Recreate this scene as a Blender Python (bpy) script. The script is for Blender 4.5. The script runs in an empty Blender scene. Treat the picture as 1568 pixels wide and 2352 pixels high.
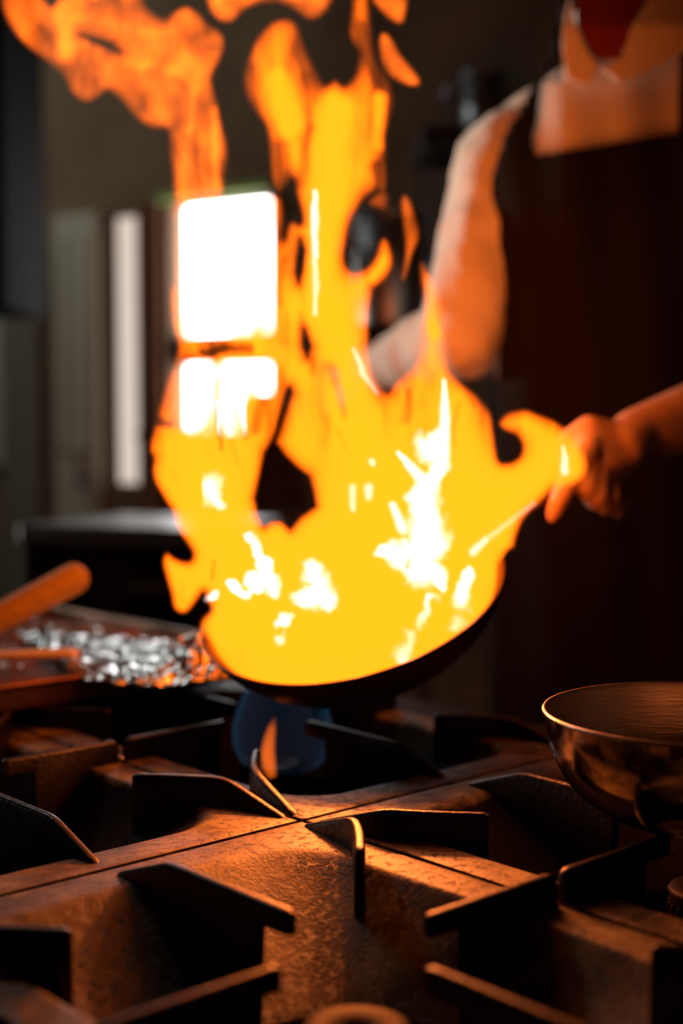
import bpy, bmesh, math, random
import numpy as np
from mathutils import Vector, Matrix, noise as mnoise

random.seed(7); RNG = np.random.default_rng(7)
SC = bpy.context.scene
COL = SC.collection

# ------------------------------------------------------------------ camera
FPX = 3210.0
CAM = np.array([-0.60090237, -0.70481119, 0.26607009])
FW = np.array([0.66930254, 0.7403205, -0.0629259]); FW /= np.linalg.norm(FW)
RT = np.cross(FW, [0, 0, 1]); RT /= np.linalg.norm(RT)
UP = np.cross(RT, FW)
FH = np.array([FW[0], FW[1], 0]); FH /= np.linalg.norm(FH)
cd = bpy.data.cameras.new('camera'); cam = bpy.data.objects.new('camera', cd); COL.objects.link(cam)
cd.sensor_fit = 'AUTO'; cd.sensor_width = 36.0; cd.lens = FPX / 2352 * 36.0
cd.clip_start = 0.02; cd.clip_end = 50
m = Matrix(((RT[0], UP[0], -FW[0], CAM[0]), (RT[1], UP[1], -FW[1], CAM[1]), (RT[2], UP[2], -FW[2], CAM[2]), (0, 0, 0, 1)))
cam.matrix_world = m
cd.dof.use_dof = True; cd.dof.focus_distance = 0.90; cd.dof.aperture_fstop = 2.8; cd.dof.aperture_blades = 0
SC.camera = cam

# ------------------------------------------------------------------ world, view, sampling
w = bpy.data.worlds.new('world'); SC.world = w; w.use_nodes = True
w.node_tree.nodes['Background'].inputs[0].default_value = (0.02, 0.02, 0.02, 1)
w.node_tree.nodes['Background'].inputs[1].default_value = 0.0
vs = SC.view_settings; vs.view_transform = 'Standard'; vs.look = 'None'; vs.gamma = 1; vs.exposure = 0.0
vs.use_curve_mapping = False
cy = SC.cycles
cy.transparent_max_bounces = 48; cy.volume_bounces = 0; cy.max_bounces = 6; cy.diffuse_bounces = 3; cy.glossy_bounces = 4
cy.use_denoising = True; cy.sample_clamp_indirect = 6.0
FLOOR = -0.92; CEIL = 1.75

# ------------------------------------------------------------------ frame helpers
def at(px, py, dep):
    return CAM + dep * (FW + RT * (px - 784) / FPX - UP * (py - 1176) / FPX)
def atz(px, py, z):
    d = FW + RT * (px - 784) / FPX - UP * (py - 1176) / FPX
    return CAM + d * (z - CAM[2]) / d[2]
YW = math.radians(33)
WT = math.cos(YW) * RT - math.sin(YW) * FH               # along the back wall
WN = -(math.sin(YW) * RT + math.cos(YW) * FH)            # out of the back wall, into the room
WO = at(510, 974, 3.2)
def wp(px, py, off=0.0):
    d = FW + RT * (px - 784) / FPX - UP * (py - 1176) / FPX
    o = WO + WN * off
    return CAM + d * (((o - CAM) @ WN) / (d @ WN))
def wc(px, py, off=0.0):
    p = wp(px, py, off) - WO
    return p @ WT, p[2] + WO[2]
def WP(s, z, off=0.0):
    q = WO + WT * s + WN * off
    return np.array([q[0], q[1], z])

# sun none; area light: an unseen lamp added for the walls, a fill added for the coat
def area(name, loc, target, size, sizey, power, color, spread=180):
    l = bpy.data.lights.new(name, 'AREA'); l.shape = 'RECTANGLE'; l.size = size; l.size_y = sizey; l.energy = power; l.color = color; l.spread = math.radians(spread)
    o = bpy.data.objects.new(name, l); COL.objects.link(o); o.location = loc
    o.rotation_euler = (Vector(target) - Vector(loc)).to_track_quat('-Z', 'Y').to_euler()
    return o
lp = WO + WN * 0.9 + WT * -0.6
area('added_ceiling_light', (lp[0], lp[1], CEIL - 0.06), (lp[0], lp[1], 0), 0.5, 0.5, 6.0, (0.95, 1.0, 0.92))  # unseen lamp added to lift the back wall and panels
SIDE = WO + WT * -2.45 + WN * 1.7
area('coat_fill_light', (SIDE[0], SIDE[1], 0.75), tuple(at(1360, 60, 1.5)), 0.9, 1.0, 3.6, (1.0, 0.90, 0.76), 16)  # narrow fill added to brighten the chef's coat, no window stands there

# the light the flames give off, spread through the gas: (px, py, distance, watts)
FIRE_LIGHTS = [(680, 1400, 1.10, 1.3), (770, 1390, 1.09, 3.6), (900, 1350, 1.09, 3.0), (1050, 1280, 1.10, 1.3), (850, 1150, 1.09, 1.6), (980, 1100, 1.10, 1.0), (860, 900, 1.10, .15), (820, 500, 1.10, .1),
               (1010, 620, 1.27, .55), (860, 560, 1.27, .7), (1060, 980, 1.25, .6), (1215, 950, 1.17, .5), (780, 250, 1.28, .8), (300, 150, 1.25, .3)]

# ------------------------------------------------------------------ materials
def nodes(name):
    m = bpy.data.materials.new(name); m.use_nodes = True
    nt = m.node_tree; nt.nodes.clear(); return m, nt
def N(nt, t, **kw):
    n = nt.nodes.new(t)
    for k, v in kw.items():
        if k.startswith('i_'):
            key = k[2:]
            key = int(key) if key.isdigit() else key.replace('_', ' ')
            n.inputs[key].default_value = v
        else: setattr(n, k, v)
    return n
def mat(name, col, rough=0.5, metal=0.0, col2=None, nscale=20, bump=0.0, bscale=80, spec=0.5, detail=4, stretch=None, rough2=None, thr=(0.35, 0.65), sheen=0.0):
    m, nt = nodes(name); L = nt.links
    out = N(nt, 'ShaderNodeOutputMaterial'); b = N(nt, 'ShaderNodeBsdfPrincipled')
    b.inputs['Base Color'].default_value = (*col, 1); b.inputs['Roughness'].default_value = rough
    b.inputs['Metallic'].default_value = metal; b.inputs['Specular IOR Level'].default_value = spec
    if sheen: b.inputs['Sheen Weight'].default_value = sheen
    L.new(b.outputs[0], out.inputs[0])
    g = N(nt, 'ShaderNodeNewGeometry'); src = g.outputs['Position']
    if stretch:
        mp = N(nt, 'ShaderNodeMapping'); mp.inputs['Scale'].default_value = stretch; L.new(src, mp.inputs[0]); src = mp.outputs[0]
    if col2 or rough2 is not None:
        n = N(nt, 'ShaderNodeTexNoise'); n.inputs['Scale'].default_value = nscale; n.inputs['Detail'].default_value = detail; L.new(src, n.inputs[0])
        r = N(nt, 'ShaderNodeMapRange'); r.inputs[1].default_value = thr[0]; r.inputs[2].default_value = thr[1]; L.new(n.outputs[0], r.inputs[0])
        if col2:
            mx = N(nt, 'ShaderNodeMix', data_type='RGBA'); mx.inputs[6].default_value = (*col, 1); mx.inputs[7].default_value = (*col2, 1)
            L.new(r.outputs[0], mx.inputs[0]); L.new(mx.outputs[2], b.inputs['Base Color'])
        if rough2 is not None:
            r2 = N(nt, 'ShaderNodeMapRange'); r2.inputs[3].default_value = rough; r2.inputs[4].default_value = rough2; L.new(r.outputs[0], r2.inputs[0]); L.new(r2.outputs[0], b.inputs['Roughness'])
    if bump:
        n = N(nt, 'ShaderNodeTexNoise'); n.inputs['Scale'].default_value = bscale; n.inputs['Detail'].default_value = 5; L.new(src, n.inputs[0])
        bp = N(nt, 'ShaderNodeBump'); bp.inputs['Strength'].default_value = bump; bp.inputs['Distance'].default_value = 0.002
        L.new(n.outputs[0], bp.inputs['Height']); L.new(bp.outputs[0], b.inputs['Normal'])
    return m
def emit(name, col, strength):
    m, nt = nodes(name); out = N(nt, 'ShaderNodeOutputMaterial'); e = N(nt, 'ShaderNodeEmission')
    e.inputs[0].default_value = (*col, 1); e.inputs[1].default_value = strength; nt.links.new(e.outputs[0], out.inputs[0]); return m
def flame_mat(name, src, sigma):
    """Glowing, slightly opaque gas: thin edges read orange, thick cores yellow."""
    m, nt = nodes(name); out = N(nt, 'ShaderNodeOutputMaterial'); L = nt.links
    e = N(nt, 'ShaderNodeEmission'); mx = max(src)
    e.inputs[0].default_value = (*[c / mx for c in src], 1); e.inputs[1].default_value = mx * sigma
    a = N(nt, 'ShaderNodeVolumeAbsorption'); a.inputs[0].default_value = (0, 0, 0, 1); a.inputs[1].default_value = sigma
    ad = N(nt, 'ShaderNodeAddShader'); L.new(e.outputs[0], ad.inputs[0]); L.new(a.outputs[0], ad.inputs[1]); L.new(ad.outputs[0], out.inputs['Volume'])
    return m

def iron_mat(soot_shade=False):
    m, nt = nodes('cast iron with shade black wells' if soot_shade else 'seasoned cast iron'); L = nt.links
    out = N(nt, 'ShaderNodeOutputMaterial'); b = N(nt, 'ShaderNodeBsdfPrincipled'); L.new(b.outputs[0], out.inputs[0])
    g = N(nt, 'ShaderNodeNewGeometry'); P = g.outputs['Position']
    n1 = N(nt, 'ShaderNodeTexNoise', i_Scale=22.0, i_Detail=8.0, i_Roughness=0.7); L.new(P, n1.inputs[0])
    cr = N(nt, 'ShaderNodeValToRGB'); L.new(n1.outputs[0], cr.inputs[0])
    e = cr.color_ramp.elements; e[0].position = 0.38; e[0].color = (0.030, 0.018, 0.012, 1); e[1].position = 0.64; e[1].color = (0.30, 0.26, 0.10, 1)
    k = cr.color_ramp.elements.new(0.5); k.color = (0.125, 0.090, 0.042, 1)
    n2 = N(nt, 'ShaderNodeTexNoise', i_Scale=170.0, i_Detail=7.0, i_Roughness=0.65); L.new(P, n2.inputs[0])
    pit = N(nt, 'ShaderNodeMapRange'); pit.inputs[1].default_value = 0.33; pit.inputs[2].default_value = 0.45; L.new(n2.outputs[0], pit.inputs[0])
    mx = N(nt, 'ShaderNodeMix', data_type='RGBA'); mx.inputs[6].default_value = (0.02, 0.012, 0.008, 1); L.new(pit.outputs[0], mx.inputs[0]); L.new(cr.outputs[0], mx.inputs[7])
    last = mx.outputs[2]
    if soot_shade:                                                     # shade of the burner wells painted soot black by height, rims left rusty
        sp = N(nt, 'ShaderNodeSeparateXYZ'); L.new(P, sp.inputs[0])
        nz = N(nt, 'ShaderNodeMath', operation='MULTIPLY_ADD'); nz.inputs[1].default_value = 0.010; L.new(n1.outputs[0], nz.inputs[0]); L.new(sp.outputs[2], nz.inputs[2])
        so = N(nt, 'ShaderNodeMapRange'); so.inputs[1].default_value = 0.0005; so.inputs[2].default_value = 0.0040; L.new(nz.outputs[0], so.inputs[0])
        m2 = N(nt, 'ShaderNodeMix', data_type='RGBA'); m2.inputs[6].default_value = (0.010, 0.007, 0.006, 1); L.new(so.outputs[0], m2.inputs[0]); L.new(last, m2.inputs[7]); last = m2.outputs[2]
    L.new(last, b.inputs['Base Color'])
    rr = N(nt, 'ShaderNodeMapRange'); rr.inputs[3].default_value = 0.42; rr.inputs[4].default_value = 0.62; L.new(n1.outputs[0], rr.inputs[0]); L.new(rr.outputs[0], b.inputs['Roughness'])
    b.inputs['Specular IOR Level'].default_value = 0.5
    if soot_shade:
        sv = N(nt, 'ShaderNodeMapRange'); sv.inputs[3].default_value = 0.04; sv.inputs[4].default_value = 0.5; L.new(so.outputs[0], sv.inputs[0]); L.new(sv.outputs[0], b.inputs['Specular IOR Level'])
    n3 = N(nt, 'ShaderNodeTexNoise', i_Scale=420.0, i_Detail=4.0); L.new(P, n3.inputs[0])
    b1 = N(nt, 'ShaderNodeBump', i_Strength=0.5, i_Distance=0.0008); L.new(n3.outputs[0], b1.inputs['Height'])
    b2 = N(nt, 'ShaderNodeBump', i_Strength=0.7, i_Distance=0.001); L.new(pit.outputs[0], b2.inputs['Height']); L.new(b1.outputs[0], b2.inputs['Normal'])
    L.new(b2.outputs[0], b.inputs['Normal'])
    return m
def stripe_mat():
    m, nt = nodes('black pinstriped apron cloth'); L = nt.links
    out = N(nt, 'ShaderNodeOutputMaterial'); b = N(nt, 'ShaderNodeBsdfPrincipled'); L.new(b.outputs[0], out.inputs[0])
    g = N(nt, 'ShaderNodeNewGeometry')
    d = N(nt, 'ShaderNodeVectorMath', operation='DOT_PRODUCT'); d.inputs[1].default_value = tuple(RT); L.new(g.outputs['Position'], d.inputs[0])
    mu = N(nt, 'ShaderNodeMath', operation='MULTIPLY'); mu.inputs[1].default_value = 2 * math.pi / 0.0088; L.new(d.outputs['Value'], mu.inputs[0])
    s = N(nt, 'ShaderNodeMath', operation='SINE'); L.new(mu.outputs[0], s.inputs[0])
    r = N(nt, 'ShaderNodeMapRange'); r.inputs[1].default_value = 0.3; r.inputs[2].default_value = 0.9; L.new(s.outputs[0], r.inputs[0])
    mx = N(nt, 'ShaderNodeMix', data_type='RGBA'); mx.inputs[6].default_value = (0.0022, 0.0016, 0.0016, 1); mx.inputs[7].default_value = (0.032, 0.022, 0.020, 1)
    L.new(r.outputs[0], mx.inputs[0]); L.new(mx.outputs[2], b.inputs['Base Color']); b.inputs['Roughness'].default_value = 0.85; b.inputs['Specular IOR Level'].default_value = 0.03
    return m

M = dict(
    iron=iron_mat(), soot_shade=iron_mat(True), stripe=stripe_mat(),
    finiron=mat('bare iron of the fins', (0.005, 0.0035, 0.003), 0.36, 0.0, (0.010, 0.0065, 0.005), 60, 0.3, 300, 0.35),
    black=mat('soot black metal', (0.010, 0.008, 0.008), 0.6, 0.0, (0.022, 0.013, 0.009), 30, 0.3, 150, 0.12),
    pan=mat('carbon steel blackened pan', (0.035, 0.018, 0.012), 0.38, 0.3, (0.08, 0.03, 0.015), 25, 0.3, 120),
    steel=mat('polished stainless steel', (0.42, 0.40, 0.37), 0.08, 1.0, None, 8, 0.0, 80, rough2=0.16),
    brushed=mat('brushed stainless steel', (0.52, 0.50, 0.47), 0.32, 1.0, None, 10, 0.25, 60, stretch=(1, 1, 14), rough2=0.42),
    counter=mat('worn stainless counter', (0.35, 0.36, 0.38), 0.30, 1.0, None, 4, 0.0, 30, rough2=0.45),
    foil=mat('aluminium foil', (0.92, 0.93, 0.95), 0.10, 1.0, None, 30, 0.35, 160, rough2=0.22),
    pale_glint=mat('ladle handle with pale window glint', (0.85, 0.80, 0.60), 0.3, 0.0, None, 30, 0.1, 100),  # window highlight put into a pale, non-metal base colour
    sauce=mat('brown roasting juices', (0.16, 0.05, 0.02), 0.2, 0.0, (0.35, 0.16, 0.08), 40, 0.9, 90),
    traymetal=mat('dark baked tray metal', (0.22, 0.13, 0.09), 0.35, 0.8, (0.10, 0.05, 0.03), 20),
    wood=mat('beech wood', (0.50, 0.38, 0.10), 0.6, 0.0, (0.40, 0.28, 0.07), 40, 0.1, 100, stretch=(1, 6, 6)),
    coat=mat('white cotton chef coat', (0.62, 0.56, 0.50), 0.85, 0.0, (0.52, 0.46, 0.40), 9, 0.25, 25, 0.1),
    skin=mat('skin', (0.66, 0.40, 0.26), 0.5, 0.0, (0.58, 0.33, 0.20), 40, 0.15, 200, 0.35),
    hair=mat('dark brown hair', (0.02, 0.012, 0.008), 0.6, 0.0, None, 8, 0.5, 300),
    eye=mat('eye white', (0.8, 0.8, 0.78), 0.2), iris=mat('brown iris', (0.05, 0.02, 0.01), 0.1),
    lip=mat('lip', (0.40, 0.13, 0.10), 0.5), nail=mat('nail', (0.62, 0.36, 0.26), 0.3),
    trouser=mat('black trousers cloth', (0.012, 0.012, 0.014), 0.9, bump=0.2, bscale=200, spec=0.1),
    shoe=mat('black leather', (0.02, 0.018, 0.016), 0.35),
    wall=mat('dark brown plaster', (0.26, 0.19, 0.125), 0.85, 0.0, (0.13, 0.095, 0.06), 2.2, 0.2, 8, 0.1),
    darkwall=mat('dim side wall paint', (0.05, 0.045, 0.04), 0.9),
    floor=mat('dark quarry tile floor', (0.06, 0.03, 0.02), 0.6, 0.0, (0.03, 0.02, 0.015), 3),
    ceil=mat('grimy ceiling paint', (0.10, 0.09, 0.08), 0.9),
    greyp=mat('grey green painted panel', (0.60, 0.60, 0.48), 0.6, 0.0, (0.5, 0.48, 0.40), 2, 0.1, 20),
    olive=mat('olive grey paint', (0.20, 0.19, 0.14), 0.7), brownp=mat('brown stained wood', (0.22, 0.10, 0.055), 0.8, 0.0, (0.16, 0.07, 0.04), 4, spec=.1, stretch=(5, 5, 1)),
    frame=mat('brown window frame paint', (0.07, 0.045, 0.03), 0.8, spec=.1), green=mat('green blind cloth', (0.35, 0.50, 0.14), 0.8),
    daylight=emit('overexposed daylight pane', (1.0, 0.99, 0.97), 13.0),
    strip_glow=emit('pale strip with daylight as glow', (0.80, 0.66, 0.56), 0.95),  # daylight falling on the pale strip given as its own glow
    lampglow=emit('added lamp diffuser', (1.0, 0.93, 0.82), 1.5),
    cabinet=mat('black cabinet laminate', (0.008, 0.007, 0.007), 0.9, spec=0.04),
    flame=flame_mat('dense yellow flame', (4.6, 0.62, 0.014), 42.0),
    wisp=flame_mat('thin orange flame', (4.6, 0.66, 0.04), 8.0),
    core=flame_mat('white hot flame', (4.8, 4.0, 3.5), 80.0),
    gas=flame_mat('blue gas flame', (0.022, 0.085, 0.17), 12.0),
    gasorange=flame_mat('orange lick over the burner', (2.2, 0.35, 0.02), 40.0),
)

# ------------------------------------------------------------------ object helpers
def link(o): COL.objects.link(o); return o
def thing(name, label, cat, loc=(0, 0, 0), group=None):
    o = link(bpy.data.objects.new(name, None)); o.location = loc; o.empty_display_size = 0.05
    o['label'] = label; o['category'] = cat
    if group: o['group'] = group
    return o
def mesh(name, verts, faces, material, parent=None, smooth=True, label=None, cat=None, kind=None, group=None, autosmooth=None):
    me = bpy.data.meshes.new(name)
    me.from_pydata([tuple(map(float, v)) for v in verts], [], [tuple(int(i) for i in f) for f in faces]); me.validate(); me.update()
    bm = bmesh.new(); bm.from_mesh(me); bmesh.ops.recalc_face_normals(bm, faces=bm.faces)
    if all(e.is_manifold for e in bm.edges) and bm.calc_volume(signed=True) < 0: bmesh.ops.reverse_faces(bm, faces=bm.faces); print('FLIP', name)
    bm.to_mesh(me); bm.free()
    if smooth: me.polygons.foreach_set('use_smooth', [True] * len(me.polygons))
    if autosmooth:
        try: me.set_sharp_from_angle(angle=math.radians(autosmooth))
        except Exception: pass
    me.materials.append(material)
    o = link(bpy.data.objects.new(name, me))
    if parent:
        o.parent = parent; p = parent; off = Vector((0, 0, 0))
        while p is not None: off += Vector(p.location) ; p = p.parent
        o.location = -off
    if label: o['label'] = label
    if cat: o['category'] = cat
    if kind: o['kind'] = kind
    if group: o['group'] = group
    return o
class MB:
    def __init__(s): s.v = []; s.f = []
    def add(s, vs, fs):
        k = len(s.v); s.v += [tuple(map(float, v)) for v in vs]; s.f += [tuple(i + k for i in f) for f in fs]; return s
    def box(s, o, ex, ey, ez, cx=(0, 1), cy_=(0, 1), cz=(0, 1)):
        o = np.array(o, float); ex, ey, ez = map(lambda a: np.array(a, float), (ex, ey, ez))
        vs = [o + ex * a + ey * b + ez * c for c in cz for b in cy_ for a in cx]
        return s.add(vs, [(0, 1, 3, 2), (4, 6, 7, 5), (0, 4, 5, 1), (2, 3, 7, 6), (0, 2, 6, 4), (1, 5, 7, 3)])
    def abox(s, x0, x1, y0, y1, z0, z1): return s.box((x0, y0, z0), (x1 - x0, 0, 0), (0, y1 - y0, 0), (0, 0, z1 - z0))
    def tube(s, pts, rads, n=20, rx=None, side=None, cap=True):
        """closed tapered tube; rads radius (or (ra, rb) with 'side' giving the first axis)"""
        pts = [np.array(p, float) for p in pts]; rings = []
        for i, p in enumerate(pts):
            t = pts[min(i + 1, len(pts) - 1)] - pts[max(i - 1, 0)]; t /= np.linalg.norm(t)
            ref = np.array(side if side is not None else (0.3, 0.2, 1.0), float)
            if abs(ref @ t) / np.linalg.norm(ref) > 0.95: ref = np.array([1, 0, 0.1])
            a = ref - t * (ref @ t); a /= np.linalg.norm(a); b = np.cross(t, a)
            r = rads[i]; ra, rb = r if isinstance(r, (tuple, list)) else (r, r)
            rings.append([p + a * ra * math.cos(q) + b * rb * math.sin(q) for q in np.linspace(0, 2 * math.pi, n, endpoint=False)])
        vs = [v for r in rings for v in r]; fs = []
        for i in range(len(pts) - 1):
            for j in range(n):
                k = (j + 1) % n; fs.append((i * n + j, i * n + k, (i + 1) * n + k, (i + 1) * n + j))
        if cap: fs.append(tuple(range(n))[::-1]); fs.append(tuple((len(pts) - 1) * n + j for j in range(n)))
        return s.add(vs, fs)
    def capsule(s, p0, p1, r0, r1, n=20, k=5):
        p0 = np.array(p0, float); p1 = np.array(p1, float); d = (p1 - p0) / np.linalg.norm(p1 - p0); P = []; R = []
        for a in np.linspace(-89, 0, k): P.append(p0 + d * r0 * math.sin(math.radians(a))); R.append(r0 * math.cos(math.radians(a)))
        for a in np.linspace(0, 89, k): P.append(p1 + d * r1 * math.sin(math.radians(a))); R.append(r1 * math.cos(math.radians(a)))
        return s.tube(P, R, n)
    def ball(s, c, rx, ry=None, rz=None, ax=None, n=20, k=12):
        ry = ry or rx; rz = rz or rx; ax = ax if ax is not None else (RT, FH, np.array([0, 0, 1.0]))
        c = np.array(c, float); vs = []; fs = []
        for i in range(k + 1):
            th = math.pi * (i + 0.001) / (k + 0.002)
            for j in range(n):
                ph = 2 * math.pi * j / n
                vs.append(c + ax[0] * rx * math.sin(th) * math.cos(ph) + ax[1] * ry * math.sin(th) * math.sin(ph) + ax[2] * rz * math.cos(th))
        for i in range(k):
            for j in range(n):
                q = (j + 1) % n; fs.append((i * n + j, i * n + q, (i + 1) * n + q, (i + 1) * n + j))
        fs.append(tuple(range(n))); fs.append(tuple(k * n + j for j in range(n)))
        return s.add(vs, fs)
    def lathe(s, prof, c=(0, 0, 0), ax=None, n=64, closed=True):
        """prof: list of (r, h) - a closed loop when closed"""
        ax = ax if ax is not None else (np.array([1, 0, 0.]), np.array([0, 1., 0]), np.array([0, 0, 1.]))
        c = np.array(c, float); k = len(prof); vs = []
        for j in range(n):
            a = 2 * math.pi * j / n; u = ax[0] * math.cos(a) + ax[1] * math.sin(a)
            for r, h in prof: vs.append(c + u * max(r, 1e-4) + ax[2] * h)
        fs = []
        for j in range(n):
            q = (j + 1) % n
            for i in range(k if closed else k - 1):
                i2 = (i + 1) % k; fs.append((j * k + i, q * k + i, q * k + i2, j * k + i2))
        return s.add(vs, fs)
    def build(s, name, material, parent=None, **kw): return mesh(name, s.v, s.f, material, parent, **kw)
def bevel(o, wd, seg=2):
    b = o.modifiers.new('bevel', 'BEVEL'); b.width = wd; b.segments = seg; b.limit_method = 'ANGLE'; b.angle_limit = math.radians(40); return o
def struct(o): o['kind'] = 'structure'; return o

# ------------------------------------------------------------------ room shell
S0, S1, DEPTH = -2.6, 3.9, 5.6
H = CEIL - FLOOR
def wallbox(mb, s0, s1, z0, z1, o0=-0.12, o1=0.0):
    return mb.box(WP(s0, z0, o0), WT * (s1 - s0), WN * (o1 - o0), (0, 0, z1 - z0))
wx0 = wc(398, 600)[0]; wx1 = wc(626, 600)[0]; wz0 = wc(515, 990)[1]; wmid0 = wc(515, 836)[1]; wmid1 = wc(515, 764)[1]; wz1 = wc(515, 459)[1]
fx0, _ = wc(247, 900); fx1, _ = wc(330, 900); fz0 = wc(290, 1112)[1]; fz1 = wc(290, 492)[1]
mb = MB()
wallbox(mb, S0, fx0, FLOOR, CEIL); wallbox(mb, fx0, fx1, FLOOR, fz0); wallbox(mb, fx0, fx1, fz1, CEIL)
wallbox(mb, fx1, wx0, FLOOR, CEIL); wallbox(mb, wx0, wx1, FLOOR, wz0); wallbox(mb, wx0, wx1, wz1, CEIL); wallbox(mb, wx1, S1, FLOOR, CEIL)
struct(mb.build('wall_back', M['wall'], smooth=False))
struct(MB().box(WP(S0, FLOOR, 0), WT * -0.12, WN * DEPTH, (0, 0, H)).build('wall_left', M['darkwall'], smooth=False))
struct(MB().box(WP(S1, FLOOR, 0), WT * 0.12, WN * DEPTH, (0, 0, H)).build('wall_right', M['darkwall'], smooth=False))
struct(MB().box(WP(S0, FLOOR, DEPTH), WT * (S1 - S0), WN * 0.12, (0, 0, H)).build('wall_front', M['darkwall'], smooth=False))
struct(MB().box(WP(S0, FLOOR - 0.1, -0.12), WT * (S1 - S0), WN * (DEPTH + 0.24), (0, 0, 0.1)).build('floor', M['floor'], smooth=False))
struct(MB().box(WP(S0, CEIL, -0.12), WT * (S1 - S0), WN * (DEPTH + 0.24), (0, 0, 0.1)).build('ceiling', M['ceil'], smooth=False))
# bright window: upper pane, glazing bar, lower pane
win = struct(wallbox(MB(), wx0 + 0.004, wx1 - 0.004, wmid0, wmid1, -0.07, -0.01).build('window_1', M['frame'], smooth=False))
wallbox(MB(), wx0, wx1, wmid1, wz1, -0.06, -0.05).build('pane', M['daylight'], win, smooth=False, label='blown out white upper pane')
wallbox(MB(), wx0, wx1, wz0, wmid0, -0.06, -0.05).build('pane', M['daylight'], win, smooth=False, label='blown out white lower pane')
fr = MB(); e = 0.018
wallbox(fr, wx0 - e, wx0, wz0 - e, wz1 + e, -0.02, 0.012); wallbox(fr, wx1, wx1 + e, wz0 - e, wz1 + e, -0.02, 0.012)
wallbox(fr, wx0, wx1, wz1, wz1 + e, -0.02, 0.012); wallbox(fr, wx0, wx1, wz0 - e, wz0, -0.02, 0.03)
fr.build('window_frame', M['frame'], win, smooth=False)
# tall pale strip, the daylight on it built in as glow
w2f = MB(); wallbox(w2f, fx0 - 0.012, fx0, fz0 - 0.012, fz1 + 0.012, -0.05, 0.01); wallbox(w2f, fx1, fx1 + 0.012, fz0 - 0.012, fz1 + 0.012, -0.05, 0.01)
w2 = struct(w2f.build('pale_strip', M['frame'], smooth=False))
wallbox(MB(), fx0, fx1, fz0, fz1, -0.05, -0.04).build('pane', M['strip_glow'], w2, smooth=False, label='tall narrow pale strip, its daylight built in as glow')
# grey green door left of it, brown post right of it, olive casing
def wrect(px0, py0, px1, py1): 
    s0, z0 = wc(px0, py1); s1, z1 = wc(px1, py0); return s0, s1, z0, z1
s0, s1, z0, z1 = wrect(150, 490, 240, 1110)
d1 = struct(wallbox(MB(), s0, s1, FLOOR + 0.02, z1, 0.0, 0.035).build('door_1', M['greyp'], smooth=False)); bevel(d1, 0.004)
wallbox(MB(), s0 + 0.015, s0 + 0.045, z0 + 0.08, z1 - 0.05, 0.035, 0.042).build('door_panel', M['greyp'], d1, smooth=False)
wallbox(MB(), s0 + 0.06, s1 - 0.012, z0 + 0.08, z1 - 0.05, 0.035, 0.042).build('door_panel', M['greyp'], d1, smooth=False)
MB().capsule(WP(s1 - 0.03, 0.12, 0.06), WP(s1 - 0.03, 0.2, 0.06), 0.008, 0.008).build('door_handle', M['counter'], d1)
s0, s1, z0, z1 = wrect(336, 470, 384, 1115)
struct(bevel(wallbox(MB(), s0, s1, FLOOR, z1, 0.0, 0.03).build('trim_1', M['brownp'], smooth=False), 0.004))
s0, s1, z0, z1 = wrect(25, -300, 92, 1100)
struct(bevel(wallbox(MB(), s0, s1, FLOOR, CEIL, 0.0, 0.03).build('trim_2', M['olive'], smooth=False), 0.004))
s0, s1, z0, z1 = wrect(-300, 730, 25, 1060)
struct(wallbox(MB(), s0, s1, z0, z1, 0.0, 0.02).build('trim_3', M['greyp'], smooth=False))
# green blind roll above the window
q0 = WP(wx0 - 0.01, wz1 + 0.012, 0.035); q1 = WP(wx1 + 0.01, wz1 + 0.012, 0.035)
bl = thing('window_blind', 'green rolled cloth blind over the top of the bright window', 'blind', tuple(q0))
MB().capsule(q0, q1, 0.010, 0.010).build('roll', M['green'], bl)
MB().tube([q0 - WT * 0.012, q1 + WT * 0.012], [0.004, 0.004]).build('rod', M['frame'], bl)
# jars on the sill, half hiding the lower pane
sill = wallbox(MB(), wx0 - 0.03, wx1 + 0.03, wz0 - 0.022, wz0, 0.0, 0.10).build('window_sill', M['frame'], win, smooth=False)
def jar(px, pyt, rpx, name, label, lid=True):
    base = wp(px, 990, 0.055); base[2] = wz0
    top = wp(px, pyt, 0.055)[2]; h = top - base[2]; r = rpx / FPX * 3.15
    t = thing(name, label, 'jar' if lid else 'pot', tuple(base))
    MB().lathe([(0, 0), (r * .9, 0), (r, h * .08), (r, h * .75), (r * .75, h * .85), (r * .75, h * .9), (0, h * .9)], base, n=32).build('body', M['black'], t)
    MB().lathe([(0, h * .9), (r * .82, h * .9), (r * .82, h), (0, h)], base, n=32).build('lid', M['brownp'], t)
jar(500, 836, 17, 'spice_jar', 'narrow dark jar on the window sill, behind the flames')
jar(590, 900, 40, 'storage_jar', 'wide dark jar at the right end of the window sill')
# black wall cabinet, top left
c0 = at(-260, 700, 2.3); hcab = at(-260, -200, 2.3)[2]
cab = thing('wall_cabinet', 'black wall cabinet at the left edge of the picture', 'cabinet', tuple(c0))
cdv = RT * (275 / FPX * 2.3)
MB().box(c0, cdv, -FH * -0.3, (0, 0, hcab - c0[2])).build('body', M['cabinet'], cab, smooth=False)
MB().box(c0 + RT * 0.004 - FH * 0.02 + np.array([0, 0, 0.004]), cdv * 0.96, FH * 0.018, (0, 0, hcab - c0[2] - 0.008)).build('door', M['cabinet'], cab, smooth=False)
MB().capsule(c0 + cdv * 0.1 - FH * 0.03 + np.array([0, 0, 0.05]), c0 + cdv * 0.1 - FH * 0.03 + np.array([0, 0, 0.17]), 0.006, 0.006).build('handle', M['counter'], cab)

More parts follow.
